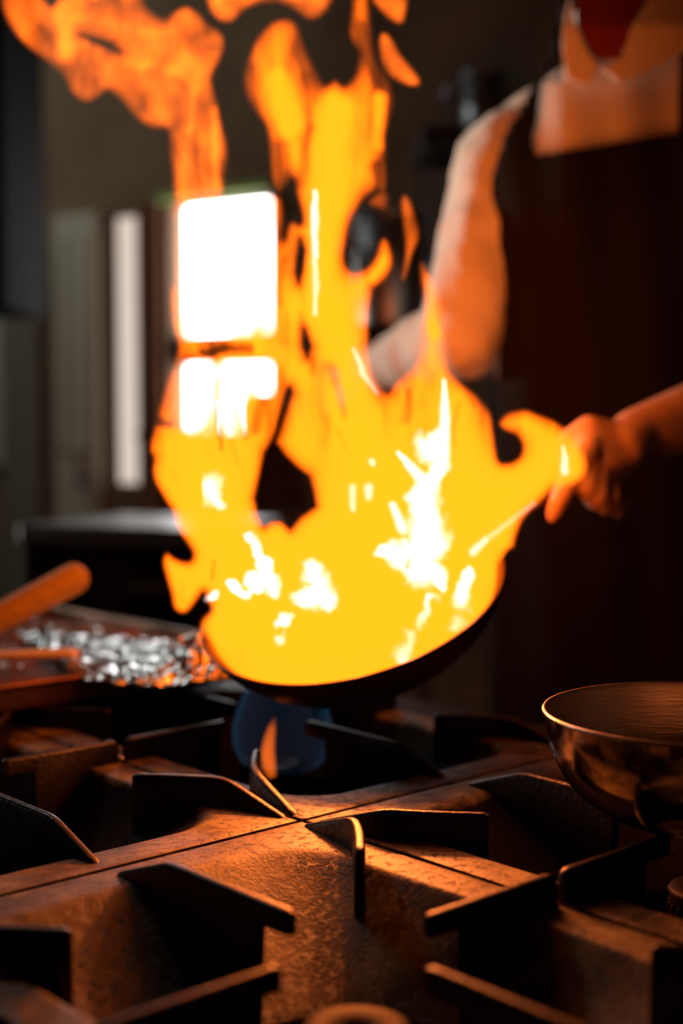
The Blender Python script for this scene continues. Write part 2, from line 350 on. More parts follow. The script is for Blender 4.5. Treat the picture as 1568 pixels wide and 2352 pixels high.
# back counter: steel top, black body, lower steel shelf
def cw(px, py, dep): return at(px, py, dep)
CT = at(200, 1175, 2.45)[2]
t_ = math.cos(math.radians(24)) * RT - math.sin(math.radians(24)) * FH
n_ = np.array([t_[1], -t_[0], 0.0]); n_ = n_ if n_ @ FH > 0 else -n_
A0 = at(40, 1250, 2.15); A0[2] = CT
ctr = thing('steel_counter', 'long dark counter with steel worktop below the pale strip', 'counter', (A0[0], A0[1], FLOOR))
Lc = 0.31
bevel(MB().box(A0 - np.array([0, 0, .03]), t_ * Lc, n_ * 0.30, (0, 0, 0.03)).build('worktop', M['counter'], ctr, smooth=False), 0.004)
base0 = A0 + n_ * 0.02; base0[2] = FLOOR
MB().box(base0, t_ * (Lc * .56), n_ * 0.27, (0, 0, CT - 0.03 - FLOOR)).build('cabinet_body', M['cabinet'], ctr, smooth=False)
MB().box(base0 + t_ * (Lc * .58) + np.array([0, 0, CT - .10 - FLOOR]), t_ * (Lc * .4), n_ * 0.27, (0, 0, 0.018)).build('shelf', M['counter'], ctr, smooth=False)
MB().box(base0 + t_ * (Lc * .96), t_ * 0.02, n_ * 0.27, (0, 0, CT - 0.03 - FLOOR)).build('end_panel', M['cabinet'], ctr, smooth=False)

# shelf with pots seen between the flames and the chef
def pot(name, label, px, pyt, pyb, rpx, dep, group=None):
    b = at(px, pyb, dep); tz = at(px, pyt, dep)[2]; h = tz - b[2]; r = rpx / FPX * dep
    t = thing(name, label, 'pot', tuple(b), group)
    MB().lathe([(0, 0), (r * .96, 0), (r, 0.01), (r, h), (r * .96, h), (r * .95, 0.012), (0, 0.012)], b, n=48).build('body', M['counter'], t)
    for sg in (-1, 1):
        pts = [b + RT * sg * (r - 0.002) + np.array([0, 0, h * .75]) + FH * q for q in (-0.03, -0.028, 0.028, 0.03)]
        pts[1] = pts[1] + RT * sg * 0.03; pts[2] = pts[2] + RT * sg * 0.03
        MB().tube(pts, [0.005] * 4, 10).build('handle', M['counter'], t)
    MB().lathe([(r * .99, h - .004), (r * 1.03, h - .004), (r * 1.03, h + .002), (r * .99, h + .002)], b, n=48).build('rim', M['counter'], t)
def shelf(name, label, px0, px1, py, dep, dd=0.3):
    a = at(px0, py, dep); b = at(px1, py, dep); b[2] = a[2]
    t = thing(name, label, 'shelf', tuple(a))
    MB().box(a - np.array([0, 0, 0.02]) - FH * .15, b - a, FH * dd, (0, 0, 0.02)).build('board', M['black'], t, smooth=False)
    for q in (0.04, 0.93):
        MB().box(a + (b - a) * q - FH * .13 - np.array([0, 0, a[2] - FLOOR]), (b - a) * .02, FH * .02, (0, 0, a[2] - FLOOR - .02)).build('post', M['black'], t, smooth=False)
        MB().box(a + (b - a) * q + FH * .11 - np.array([0, 0, a[2] - FLOOR]), (b - a) * .02, FH * .02, (0, 0, a[2] - FLOOR - .02)).build('post', M['black'], t, smooth=False)
shelf('storage_shelf', 'black storage rack behind the flames beside the chef', 740, 1180, 760, 2.15)
pot('stock_pot', 'dull steel stock pot on the rack, seen through the gap in the flames', 895, 500, 760, 80, 2.15)
pot('sauce_pot', 'smaller steel pot on the rack half behind the chef\'s sleeve', 1096, 560, 760, 60, 2.18)
shelf('upper_rack', 'dark upper rack high behind the chef\'s shoulder', 960, 1300, 330, 2.50)
pot('steel_canister', 'bluish steel pot on the upper rack beside the collar', 1110, 175, 330, 50, 2.50)
# housing of the added ceiling lamp, out of view
lamp = thing('added_ceiling_lamp', 'square ceiling lamp added out of view to brighten the walls', 'lamp', (lp[0], lp[1], CEIL))
bevel(MB().abox(lp[0] - .28, lp[0] + .28, lp[1] - .28, lp[1] + .28, CEIL - 0.045, CEIL).build('housing', M['olive'], lamp, smooth=False), .005)

# ------------------------------------------------------------------ range and grates
HX, HY, GAP = 0.1525, 0.2197, 0.0019
ZT = 0.0183
def outer(th):
    c, s = math.cos(th), math.sin(th); a = (HX - GAP) / max(abs(c), 1e-9); b = (HY - GAP) / max(abs(s), 1e-9); return min(a, b)
def crease(th):
    c, s = abs(math.cos(th)), abs(math.sin(th)); ax, by, rc = HX - 0.028, HY - 0.028, 0.045
    lo, hi = 0, 0.4
    for _ in range(40):
        m_ = (lo + hi) / 2; x, y = m_ * c, m_ * s
        qx, qy = x - (ax - rc), y - (by - rc)
        d = math.hypot(max(qx, 0), max(qy, 0)) + min(max(qx, qy), 0) - rc
        if d < 0: lo = m_
        else: hi = m_
    return lo
RO, ZO = 0.083, -0.055
def plate_z(x, y):
    th = math.atan2(y, x); r = math.hypot(x, y); c = crease(th)
    if r >= c: return 0.0
    if r <= RO: return ZO
    k = (c - r) / (c - RO)
    kk = (k * k / 0.16 if k < 0.08 else k - 0.04) / 0.96
    return ZO * kk
def plate_mesh():
    n = 192; V = []; F_ = []; ths = sorted(set([2 * math.pi * j / n for j in range(n)] + [s * math.atan2(HY - GAP, HX - GAP) + o for s, o in ((1, 0), (-1, 2 * math.pi), (-1, math.pi), (1, math.pi))]))
    n = len(ths); prof = 0
    for th in ths:
        o, c = outer(th), crease(th); u = (math.cos(th), math.sin(th))
        rs = [(o - 0.001, -0.022), (o, -0.0018), (o - 0.0005, -0.0005), (o - 0.002, 0.0)]
        for k in (0.33, 0.66, 0.95): rs.append((o - 0.002 + (c - o + 0.002) * k, 0.0))
        for k in (0.0, .03, .06, .1, .2, .35, .5, .65, .8, .9, .97, 1.0):
            r = c + (RO - c) * k; rs.append((r, plate_z(u[0] * r, u[1] * r) if k < 1 else ZO))
        rs += [(RO - 0.0015, ZO - 0.001), (RO - 0.002, ZO - 0.004), (RO - 0.001, ZO - 0.008)]
        prof = len(rs)
        V += [(u[0] * r, u[1] * r, z) for r, z in rs]
    for j in range(n):
        q = (j + 1) % n
        for i in range(prof - 1): F_.append((j * prof + i, q * prof + i, q * prof + i + 1, j * prof + i + 1))
        # underside
        F_.append((j * prof, j * prof + prof - 1, q * prof + prof - 1, q * prof))
    return V, F_
def smoothpath(pts, n=40):
    P = [np.array(p, float) for p in pts]
    for _ in range(3):                                            # chaikin
        Q = [P[0]]
        for a, b in zip(P[:-1], P[1:]): Q += [a * .75 + b * .25, a * .25 + b * .75]
        Q.append(P[-1]); P = Q
    P = np.array(P); s = np.r_[0, np.cumsum(np.linalg.norm(np.diff(P, axis=0), axis=1))]
    t = np.linspace(0, s[-1], n); return np.array([[np.interp(q, s, P[:, k]) for k in range(2)] for q in t]), t
def fin_mesh(path, topf, botf, th=0.0068, n=44):
    P, s = smoothpath(path, n); L = s[-1]; V = []; F_ = []; h = th / 2; K = 8
    for i in range(n):
        t = P[min(i + 1, n - 1)] - P[max(i - 1, 0)]; t /= np.linalg.norm(t); nn = np.array([-t[1], t[0]])
        x, y = P[i]; zt = topf(s[i], L); zb = min(botf(x, y, s[i], L), zt - 0.002); r = min(0.0022, (zt - zb) * .3)
        e_ = 1.0
        if i in (0, n - 1): e_ = 0.72
        for du, z in ((-h, zb), (-h, zt - r), (-h * .85, zt - r * .35), (-h * .45, zt), (h * .45, zt), (h * .85, zt - r * .35), (h, zt - r), (h, zb)):
            V.append((x + nn[0] * du * e_, y + nn[1] * du * e_, z - (0.0012 if e_ < 1 and z > zb else 0)))
    for i in range(n - 1):
        for k in range(K):
            k2 = (k + 1) % K; F_.append((i * K + k, i * K + k2, (i + 1) * K + k2, (i + 1) * K + k))
    F_.append(tuple(range(K))); F_.append(tuple((n - 1) * K + k for k in range(K)))
    return V, F_
def sstep(a, b, x): 
    t = min(max((x - a) / (b - a), 0), 1); return t
def top_slope(rise):
    def f(s, L):
        k = s / rise
        if k < 0.85: z = ZT * k * 0.98
        elif k < 1.15: q = (k - .85) / .3; z = ZT * .98 * (.85 + .3 * (q - q * q / 2)) 
        else: z = ZT * .98
        z = z / .98
        return min(z, ZT) + 0.0008
    return f
def bot_plate(notch):
    def f(x, y, s, L):
        z = plate_z(x, y) - 0.004
        if notch and s > L - 0.026: z = max(z, 0.0065)
        return z
    return f
def top_flat(s, L):
    z = ZT
    if s < 0.006: z -= 0.004 * (1 - s / 0.006) ** 2
    return z
def build_grate(label, loc):
    t = thing('burner_grate', label, 'grate', loc, 'cast iron burner grates side by side on the range')
    def put(nm, V, F_, mt, **kw):
        me = bpy.data.meshes.new(nm); me.from_pydata(V, [], F_); bm = bmesh.new(); bm.from_mesh(me); bmesh.ops.recalc_face_normals(bm, faces=bm.faces); bm.to_mesh(me); bm.free()
        me.polygons.foreach_set('use_smooth', [True] * len(me.polygons)); me.set_sharp_from_angle(angle=math.radians(50))
        me.materials.append(mt); o = link(bpy.data.objects.new(nm, me)); o.parent = t
        for k, v in kw.items(): o[k] = v
        return o
    put('plate', *plate_mesh(), M['iron'])
    for sx in (-1, 1):
        for sy in (-1, 1):
            path = [(sx * (HX - a), sy * (HY - b)) for a, b in ((0.005, 0.011), (0.010, 0.045), (0.014, 0.068), (0.033, 0.093), (0.056, 0.118))]
            put('fin', *fin_mesh(path, top_slope(0.056), bot_plate(False)), M['finiron'])
    for sy in (-1, 1):
        path = [(0, sy * (HY - 0.012)), (0, sy * (HY - 0.09)), (0, sy * 0.048)]
        put('fin', *fin_mesh(path, top_slope(0.052), bot_plate(True)), M['finiron'])
    for sx in (-1, 1):
        path = [(sx * (HX - 0.003), 0), (sx * 0.1, 0), (sx * 0.049, 0)]
        put('fin', *fin_mesh(path, top_flat, bot_plate(True)), M['finiron'])
    return t
def copy_tree(o, parent=None):
    c = link(o.copy()); 
    if parent: c.parent = parent
    for ch in o.children: copy_tree(ch, c)
    return c
g0 = build_grate('nearest cast iron grate, its rusty plate lit along the bottom of the picture', (-HX, -HY, 0))
bpy.context.view_layer.update(); SOOT = None  # SOOT: plate copy with the shade of its well painted black
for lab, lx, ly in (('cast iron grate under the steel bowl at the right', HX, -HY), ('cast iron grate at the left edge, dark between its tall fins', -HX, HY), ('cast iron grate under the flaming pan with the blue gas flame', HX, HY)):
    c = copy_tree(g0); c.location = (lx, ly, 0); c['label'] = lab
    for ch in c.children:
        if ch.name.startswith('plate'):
            if SOOT is None: SOOT = ch.data.copy(); SOOT.materials[0] = M['soot_shade']  # plate copy with the shade of its well painted in
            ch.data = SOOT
def build_burner(loc, label):
    t = thing('gas_burner', label, 'burner', loc, 'round gas burners below the grates')
    def put(nm, mb, mt):
        o = mb.build(nm, mt); o.parent = t; return o
    put('burner_base', MB().lathe([(0.006, -.052), (0.060, -.052), (0.058, -.046), (0.040, -.038), (0.030, -.028), (0.0, -.028)][::1], n=48), M['black'])
    put('burner_head', MB().lathe([(0.0, -.030), (0.0265, -.030), (0.0262, -.0035), (0.0275, -.001), (0.0255, 0.0015), (0.018, 0.0), (0.0, -0.001)], n=48), M['black'])
    ports = MB()
    for k in range(24):
        a = 2 * math.pi * k / 24; p = np.array([math.cos(a), math.sin(a), 0])
        ports.capsule(p * 0.0262 + np.array([0, 0, -.009]), p * 0.0262 + np.array([0, 0, -.013]), 0.0012, 0.0012, 8, 3)
    put('port_ring', ports, M['black'])
    put('feed_tube', MB().tube([(0.0, 0, -0.045), (0.09, 0, -0.05), (0.145, 0, -0.052)], [0.011] * 3, 16), M['black'])
    return t
b0 = build_burner((-HX, -HY, -0.027), 'round burner at the bottom edge of the picture, in the nearest grate')
bpy.context.view_layer.update()
for lab, lx, ly in (('rusty round burner at the right edge below the bowl', HX, -HY), ('burner of the left grate, beyond the left edge', -HX, HY), ('lit burner under the pan with a blue ring of flame', HX, HY)):
    c = copy_tree(b0); c.location = (lx, ly, -0.027); c['label'] = lab
# range body
rg = thing('gas_range', 'black commercial gas range carrying the four grates', 'range', (0, 0, FLOOR))
X0, X1, Y0, Y1 = -0.312, 0.312, -0.447, 0.447
MB().abox(X0, X1, Y0, Y1, -0.10, -0.075).build('drip_tray', M['black'], rg, smooth=False)
MB().abox(X0 - .03, X1 + .06, Y0 - .012, Y1 + .012, FLOOR + 0.12, -0.102).build('body', M['black'], rg, smooth=False)
for nm, a in (('side_rail', (X0, X1, Y0 - .012, Y0, -.10, -.004)), ('side_rail', (X0, X1, Y1, Y1 + .03, -.10, .004)), ('back_rail', (X0 - .03, X0, Y0 - .012, Y1 + .012, -.10, -.004)), ('front_rail', (X1, X1 + .06, Y0 - .012, Y1 + .012, -.10, -.006))):
    bevel(MB().abox(*a).build(nm, M['counter'] if nm == 'side_rail' and a[2] > 0 else M['black'], rg, smooth=False), .003)
for yy in (-.33, -.11, .11, .33):
    k = MB().lathe([(0, 0), (.022, 0), (.022, .018), (.017, .03), (0, .03)], (X1 + .06, yy, -0.17), ax=(np.array([0, 1., 0]), np.array([0, 0, 1.]), np.array([1., 0, 0])), n=32).build('knob', M['black'], rg)
bevel(MB().abox(X1 + .06, X1 + .075, -.38, .38, -.72, -.27).build('oven_door', M['black'], rg, smooth=False), .004)
MB().capsule((X1 + .10, -.3, -.31), (X1 + .10, .3, -.31), .012, .012).build('door_handle', M['counter'], rg)
for sx in (X0, X1):
    for sy in (Y0 + .05, Y1 - .05): MB().lathe([(0, 0), (.03, 0), (.022, .03), (.022, .13), (0, .13)], (sx, sy, FLOOR), n=24).build('leg', M['black'], rg)
# pilot fitting at the gap between the far fins
pl = thing('pilot_tube', 'small shiny pilot fitting between the two far left grates', 'pilot', (0.0, 0.2197, -0.07))
MB().tube([(0.0, 0.2197, -0.075), (0.0, 0.2197, -0.005)], [0.004, 0.004], 16).build('tube', M['brushed'], pl)
MB().ball((0.0, 0.2197, 0.001), 0.0040).build('tip', M['steel'], pl)
pl['group'] = 'pilot fittings'

# ------------------------------------------------------------------ steel bowl
bc = np.array([0.1366, -0.2209, ZT + .0012])
bw = thing('mixing_bowl', 'thin steel bowl standing on the right grate', 'bowl', tuple(bc))
R_, Hb = 0.097, 0.0883 - bc[2]
BP = [(0, 0), (.020, 0), (.040, 0), (.050, .0022), (.060, .0068), (.070, .0130), (.079, .0205), (.0862, .0300), (.0910, .0400), (.0940, .0500), (.0960, .0600), (R_, Hb)]
pr = [tuple(q) for q in BP]
for _ in range(2):
    q_ = [np.array(pr[0])]
    for a, b in zip(pr[:-1], pr[1:]): q_ += [np.array(a) * .75 + np.array(b) * .25, np.array(a) * .25 + np.array(b) * .75]
    pr = [tuple(q) for q in q_ + [np.array(pr[-1])]]
for k in ():
    # flat foot, rounded belly, nearly upright wall
    if k < .22: r, z = 0.038 * k / .22, 0.0
    else:
        q = (k - .22) / .78; a = q * math.pi / 2
        r = 0.038 + (R_ - 0.038) * math.sin(a) ** 0.92; z = Hb * (1 - math.cos(a)) ** 0.86
    pr.append((r, z))
out_ = pr; inn = [(max(r - 0.0011, 0), min(z + 0.0011, Hb)) for r, z in pr][::-1]
shell = MB().lathe(out_ + inn, bc, n=128).build('bowl_wall', M['steel'], bw)
shell.data.materials.append(M['brushed'])
npf = len(out_ + inn)
for i, p in enumerate(shell.data.polygons):
    if p.vertices and min(v % npf for v in p.vertices) >= len(out_): p.material_index = 1
MB().lathe([(R_ - .0014, Hb - .0012), (R_ + .0005, Hb - .0012), (R_ + .0009, Hb), (R_ + .0003, Hb + .001), (R_ - .0012, Hb + .001), (R_ - .0018, Hb)], bc, n=128).build('rim', M['brushed'], bw, label='fine rolled steel rim')

# ------------------------------------------------------------------ frying pan
pn = np.array([-0.429, -0.108, 0.897]); pn /= np.linalg.norm(pn)
pc = np.array([0.1792, 0.1447, 0.1233]); PR = 0.128; PD = 0.046
hand = at(1345, 1085, 1.262)
hd = hand - pc; hd -= pn * (hd @ pn); hd /= np.linalg.norm(hd)       # towards the handle, in the rim plane
pax = (hd, np.cross(pn, hd), pn)
pan = thing('frying_pan', 'blackened steel frying pan tilted above the blue burner, full of flames', 'pan', tuple(pc - pn * PD))
def pan_r(h):                                                      # inner radius at depth h below rim
    k = min(max(h / PD, 0), 1); return PR - 0.003 - 0.034 * k ** 1.6
po = [(0, -PD - .003), (PR - .040, -PD - .003)] + [(pan_r(h) + .003, -h) for h in np.linspace(PD, 0.0, 10)] + [(PR + .001, .001)]
pi_ = [(PR - .002, .001)] + [(pan_r(h), -h) for h in np.linspace(0.001, PD - .002, 10)] + [(PR - .044, -PD), (0, -PD)]
MB().lathe(po + pi_, pc, pax, n=128).build('pan_body', M['pan'], pan)
h0 = pc + hd * (PR - .008) - pn * .012; h1 = at(1420, 1035, 1.29)
mid = (h0 * .6 + h1 * .4) + np.array([0, 0, 0.004])
MB().tube([h0, h0 + (mid - h0) * .25, mid, h1 * .9 + mid * .1, h1], [(.006, .020), (.005, .013), (.006, .0115), (.008, .012), (.004, .007)], 20, side=pn).build('handle', M['pan'], pan, label='long black pan handle')
for sg in (-1, 1):
    q = pc + hd * (PR - .0075) + pax[1] * sg * .012 - pn * .013
    MB().ball(q, .0045, .0045, .0045).build('rivet', M['brushed'], pan)

# ------------------------------------------------------------------ flames
def seg_dist(X, Y, poly, closed=True):
    P = np.array(poly, float); Q = np.roll(P, -1, axis=0)
    if not closed: P, Q = P[:-1], Q[:-1]
    D = np.full(X.shape, 1e9)
    for (x0, y0), (x1, y1) in zip(P, Q):
        dx, dy = x1 - x0, y1 - y0; L2 = dx * dx + dy * dy + 1e-9
        t = np.clip(((X - x0) * dx + (Y - y0) * dy) / L2, 0, 1)
        D = np.minimum(D, np.hypot(X - x0 - t * dx, Y - y0 - t * dy))
    return D
def inside(X, Y, poly):
    P = np.array(poly, float); Q = np.roll(P, -1, axis=0); c = np.zeros(X.shape, bool)
    for (x0, y0), (x1, y1) in zip(P, Q):
        if y0 == y1: continue
        h = ((y0 > Y) != (y1 > Y)) & (X < (x1 - x0) * (Y - y0) / (y1 - y0) + x0); c ^= h
    return c
def rnd(P, it=2):
    P = [np.array(p, float) for p in P]
    for _ in range(it):
        Q = []
        for i in range(len(P)):
            a, b = P[i], P[(i + 1) % len(P)]; Q += [a * .75 + b * .25, a * .25 + b * .75]
        P = Q
    return P
def vnoise(X, Y, sx, sy, seed):
    r = np.random.default_rng(seed); G = r.random((80, 80))
    u = (X / sx) % 79; v = (Y / sy) % 79
    i = np.floor(u).astype(int); j = np.floor(v).astype(int); fu = u - i; fv = v - j
    fu = fu * fu * (3 - 2 * fu); fv = fv * fv * (3 - 2 * fv); i2 = (i + 1) % 80; j2 = (j + 1) % 80
    return (G[i, j] * (1 - fu) + G[i2, j] * fu) * (1 - fv) + (G[i, j2] * (1 - fu) + G[i2, j2] * fu) * fv
def fbm(X, Y, sx, sy, seed): return (vnoise(X, Y, sx, sy, seed) * .55 + vnoise(X, Y, sx / 2.1, sy / 2.1, seed + 1) * .3 + vnoise(X, Y, sx / 4.3, sy / 4.3, seed + 2) * .15)
def capf(X, Y, x0, y0, r0, x1, y1, r1):
    dx, dy = x1 - x0, y1 - y0; t = np.clip(((X - x0) * dx + (Y - y0) * dy) / (dx * dx + dy * dy + 1e-9), 0, 1)
    return 1 - np.hypot(X - x0 - t * dx, Y - y0 - t * dy) / (r0 + (r1 - r0) * t)
def clamp_pan(V):
    """gas that dips below the rim plane inside the pan stays inside the pan"""
    d = V - pc; h = d @ pn; a = d @ pax[0]; b = d @ pax[1]; r = np.hypot(a, b)
    inn = (h < 0.002) & (r < PR + 0.012)
    hh = np.where(inn, np.maximum(h, -PD + .003), h)
    rr = np.where(inn, np.minimum(r, np.array([pan_r(-q) for q in np.clip(hh, -PD, 0)]) - .004), r)
    k = np.where(r > 1e-6, rr / np.maximum(r, 1e-6), 1)
    return pc + np.outer(a * k, pax[0]) + np.outer(b * k, pax[1]) + np.outer(hh, pn)
def sheet(name, X, Y, T, D, material, parent, label=None, clamp=False, front=0.5):
    """thick body of gas: T metres deep around distance D, built at its own place in the room"""
    ny, nx = X.shape; live = T > 1e-4
    cell = live[:-1, :-1] | live[1:, :-1] | live[:-1, 1:] | live[1:, 1:]
    use = np.zeros(X.shape, bool); use[:-1, :-1] |= cell; use[1:, :-1] |= cell; use[:-1, 1:] |= cell; use[1:, 1:] |= cell
    T = np.where(live, T, 0.0) + 0.00004
    Xf, Yf, Tf, Df = X[use], Y[use], T[use], D[use]
    idx = -np.ones(X.shape, int); idx[use] = np.arange(use.sum()); n = use.sum()
    ray = FW[None] + np.outer((Xf - 784) / FPX, RT) - np.outer((Yf - 1176) / FPX, UP)
    A = CAM + ray * (Df - Tf * front)[:, None]; B = CAM + ray * (Df + Tf * (1 - front))[:, None]
    V = np.r_[A, B]
    if clamp: V = clamp_pan(V)
    cj, ci = np.nonzero(cell); a = idx[cj, ci]; b = idx[cj, ci + 1]; c = idx[cj + 1, ci + 1]; d = idx[cj + 1, ci]
    fr = np.c_[a, b, c, d]; bk = np.c_[a, d, c, b] + n
    # side walls at the border of the cells
    cp = np.pad(cell, 1); W = []
    for (dj, di, e0, e1) in ((-1, 0, (0, 0), (0, 1)), (1, 0, (1, 1), (1, 0)), (0, -1, (1, 0), (0, 0)), (0, 1, (0, 1), (1, 1))):
        nb = cp[1 + dj:cp.shape[0] - 1 + dj, 1 + di:cp.shape[1] - 1 + di]; j2, i2 = np.nonzero(cell & ~nb)
        p = idx[j2 + e0[0], i2 + e0[1]]; q = idx[j2 + e1[0], i2 + e1[1]]; W.append(np.c_[p, p + n, q + n, q])
    F_ = np.r_[fr, bk, np.concatenate(W)]
    me = bpy.data.meshes.new(name); me.vertices.add(len(V)); me.vertices.foreach_set('co', V.ravel())
    me.loops.add(len(F_) * 4); me.loops.foreach_set('vertex_index', F_.ravel().astype(np.int32))
    me.polygons.add(len(F_)); me.polygons.foreach_set('loop_start', np.arange(0, len(F_) * 4, 4, dtype=np.int32))
    me.update(calc_edges=True); me.validate(); me.materials.append(material)
    bm = bmesh.new(); bm.from_mesh(me); bmesh.ops.recalc_face_normals(bm, faces=bm.faces)
    if bm.calc_volume(signed=True) < 0: bmesh.ops.reverse_faces(bm, faces=bm.faces)
    bm.to_mesh(me); bm.free()
    o = link(bpy.data.objects.new(name, me)); o.parent = parent; o.location = -Vector(parent.location)
    if label: o['label'] = label
    return o
def grid(x0, x1, y0, y1, st): return np.meshgrid(np.arange(x0, x1 + st, st, dtype=float), np.arange(y0, y1 + st, st, dtype=float))

def firelight(px, py, dep, power, color=(1.0, 0.21, 0.035), radius=0.0):
    l = bpy.data.lights.new('fire_light', 'POINT'); l.energy = power; l.color = color; l.shadow_soft_size = radius
    o = bpy.data.objects.new('fire_light', l); COL.objects.link(o); o.location = at(px, py, dep)
for a in FIRE_LIGHTS: firelight(*a)
FIRE = thing('pan_fire', 'tall yellow and orange flames leaping out of the tilted pan', 'fire', tuple(pc))
BODY = [(382,1264),(372,1289),(384,1330),(395,1364),(400,1399),(425,1411),(445,1389),(470,1354),(475,1379),(488,1404),(465,1419),(457,1449),(480,1500),(540,1500),(700,1520),(900,1490),(1050,1440),(1125,1400),(1151,1375),
 (1159,1349),(1156,1314),(1169,1284),(1179,1254),(1189,1209),(1209,1179),(1244,1149),(1269,1121),(1294,1124),(1324,1114),(1349,1094),(1354,1064),(1339,1024),(1314,994),(1274,964),(1234,951),(1204,939),(1164,950),(1143,972),(1154,989),(1184,997),(1200,1022),(1195,1054),(1166,1068),(1143,1062),
 (1136,1019),(1134,984),(1129,954),(1114,929),(1084,899),(1044,869),(1027,834),(1024,784),(1024,715),(1009,665),(984,620),(962,588),(963,650),(975,700),(970,750),(962,800),(950,836),(925,858),(900,879),(889,906),(868,880),(852,845),(844,800),(846,740),(849,700),(859,665),(889,645),(904,610),(901,570),(884,542),(871,560),(859,598),(834,620),(806,627),(789,600),(795,550),(814,490),(838,455),(862,440),(886,450),(889,400),(886,360),(884,305),(901,270),(906,230),(896,185),(870,145),(859,110),(854,60),(850,-40),(838,-110),(822,-150),(806,-90),
 (803,-40),(808,30),(799,75),(810,100),(824,120),(819,155),(804,190),(790,200),(770,178),(755,196),(738,188),(726,160),(712,135),(698,100),(690,66),(674,44),(650,38),(620,50),(590,85),(566,135),(555,175),(560,215),(580,255),(606,280),(615,320),(618,370),(622,420),(640,450),(655,430),(674,405),(680,450),(696,500),(690,520),(672,505),(655,520),(646,560),(650,470),(640,440),(560,448),(515,450),(512,420),(400,430),(388,480),(386,560),(389,640),(386,700),(395,762),(410,790),(398,830),(381,874),(366,929),(357,974),(348,1006),(343,1034),(355,1054),(348,1079),(355,1109),(375,1139),(397,1179),(407,1219),(432,1249),(446,1274),(436,1294),(402,1284)]
HOLES = [[(667,892),(654,939),(636,996),(607,1039),(595,1094),(584,1144),(592,1184),(606,1211),(622,1198),(645,1197),(667,1218),(690,1189),(726,1164),(720,1129),(710,1094),(686,1076),(654,1046),(633,1016),(648,959),(671,904)],
 [(690,548),(681,590),(678,625),(686,650),(696,620),(701,575)], [(700,757),(696,790),(705,820),(714,795)], [(1141,1334),(1132,1350),(1126,1380),(1136,1370)]]
X, Y = grid(330, 1372, -164, 1532, 4)
wx_ = (fbm(X, Y, 60, 90, 11) - .5) * 22; wy_ = (fbm(X, Y, 60, 90, 21) - .5) * 22
Xw, Yw = X + wx_, Y + wy_
body = rnd(BODY, 2); ins = inside(X + wx_ * .35, Y + wy_ * .35, body); d = seg_dist(X + wx_ * .35, Y + wy_ * .35, body); d = np.where(ins, d, -d)
for hpoly in HOLES:
    hp = hpoly; hi = inside(X, Y, hp); dh = seg_dist(X, Y, hp); d = np.minimum(d, np.where(hi, -dh, dh))
d = d + 1.5
dd = np.clip(d, 0, None)
yy = np.clip((Y - 150) / 400, 0, 1)                                # lower gas is denser
Tmax = 0.026 + 0.034 * yy + 0.05 * np.clip((Y - 980) / 200, 0, 1)
w_ = 44 - 14 * np.clip((Y - 700) / 400, 0, 1)
T = Tmax * (1 - np.exp(-(dd / w_) ** 1.7))
wr = fbm(Xw, Yw, 46, 230, 31); wr2 = fbm(Xw, Yw, 24, 120, 41)
mod = np.clip(0.30 + 1.25 * (0.65 * wr + .35 * wr2 - .28) * 2.0, 0.16, 1.3)
blend = np.clip((Y - 900) / 250, 0, 1)
T = T * (1.15 * mod ** 1.5 * (1 - blend) + (0.8 + .45 * mod) * blend)
def vein(x0, y0, r0, x1, y1, r1, s):
    global T
    k = np.clip(capf(Xw, Yw, x0, y0, r0, x1, y1, r1), 0, 1); k = k * k * (3 - 2 * k); T = T * (1 - s * np.clip(k * 1.25, 0, 1))
def boost(x0, y0, r0, x1, y1, r1, s):
    global T
    k = np.clip(capf(Xw, Yw, x0, y0, r0, x1, y1, r1), 0, 1); k = k * k * (3 - 2 * k); T = np.where(d > 0, T + s * k * (1 - np.exp(-(dd / 26) ** 1.7)), T)
for v in ((667, 893, 9, 634, 1010, 13, .97), (690, 640, 12, 700, 700, 8, .6), (640, 700, 30, 650, 780, 26, .5), (530, 990, 14, 540, 1060, 10, .5), (470, 1000, 10, 480, 1050, 8, .4), (880, 930, 14, 890, 1000, 12, .35), (1060, 870, 16, 1085, 930, 10, .4), (740, 760, 16, 720, 860, 14, .5), (940, 1190, 20, 945, 1230, 20, .2), (465, 805, 20, 575, 795, 26, .93), (498, 925, 14, 508, 1030, 11, .85), (556, 900, 20, 565, 1000, 14, .7), (610, 890, 24, 588, 985, 22, .75), (757, 830, 22, 790, 955, 20, .85), (772, 990, 14, 806, 1045, 12, .8),
          (655, 600, 18, 640, 700, 16, .6), (760, 470, 14, 768, 660, 10, .45), (938, 890, 12, 930, 960, 26, .75), (1052, 930, 14, 1046, 1030, 10, .6), (548, 1400, 9, 602, 1476, 8, .9), (494, 1295, 9, 490, 1335, 8, .85),
          (362, 965, 20, 395, 978, 12, .85), (712, 300, 26, 690, 420, 24, .6), (790, 290, 20, 780, 420, 18, .25), (645, 340, 40, 650, 430, 40, .82), (862, 380, 30, 870, 450, 26, .85), (832, 60, 30, 860, 180, 34, .72), (570, 160, 30, 580, 250, 24, .6), (395, 1080, 14, 400, 1110, 10, .5),
          (420, 1330, 8, 425, 1380, 8, .6), (710, 180, 34, 730, 230, 30, .6), (800, 900, 10, 815, 960, 8, .4), (690, 720, 12, 700, 800, 16, .6)): vein(*v)
for v in ((640, 190, 44, 665, 290, 40, .06), (770, 250, 55, 740, 600, 60, .07), (870, 230, 26, 868, 330, 22, .05), (720, 600, 60, 760, 780, 70, .08), (960, 720, 50, 1000, 760, 30, .08), (880, 600, 22, 860, 640, 18, .06), (450, 1000, 60, 480, 1200, 80, .05), (820, 1000, 90, 900, 1200, 160, .05)): boost(*v)
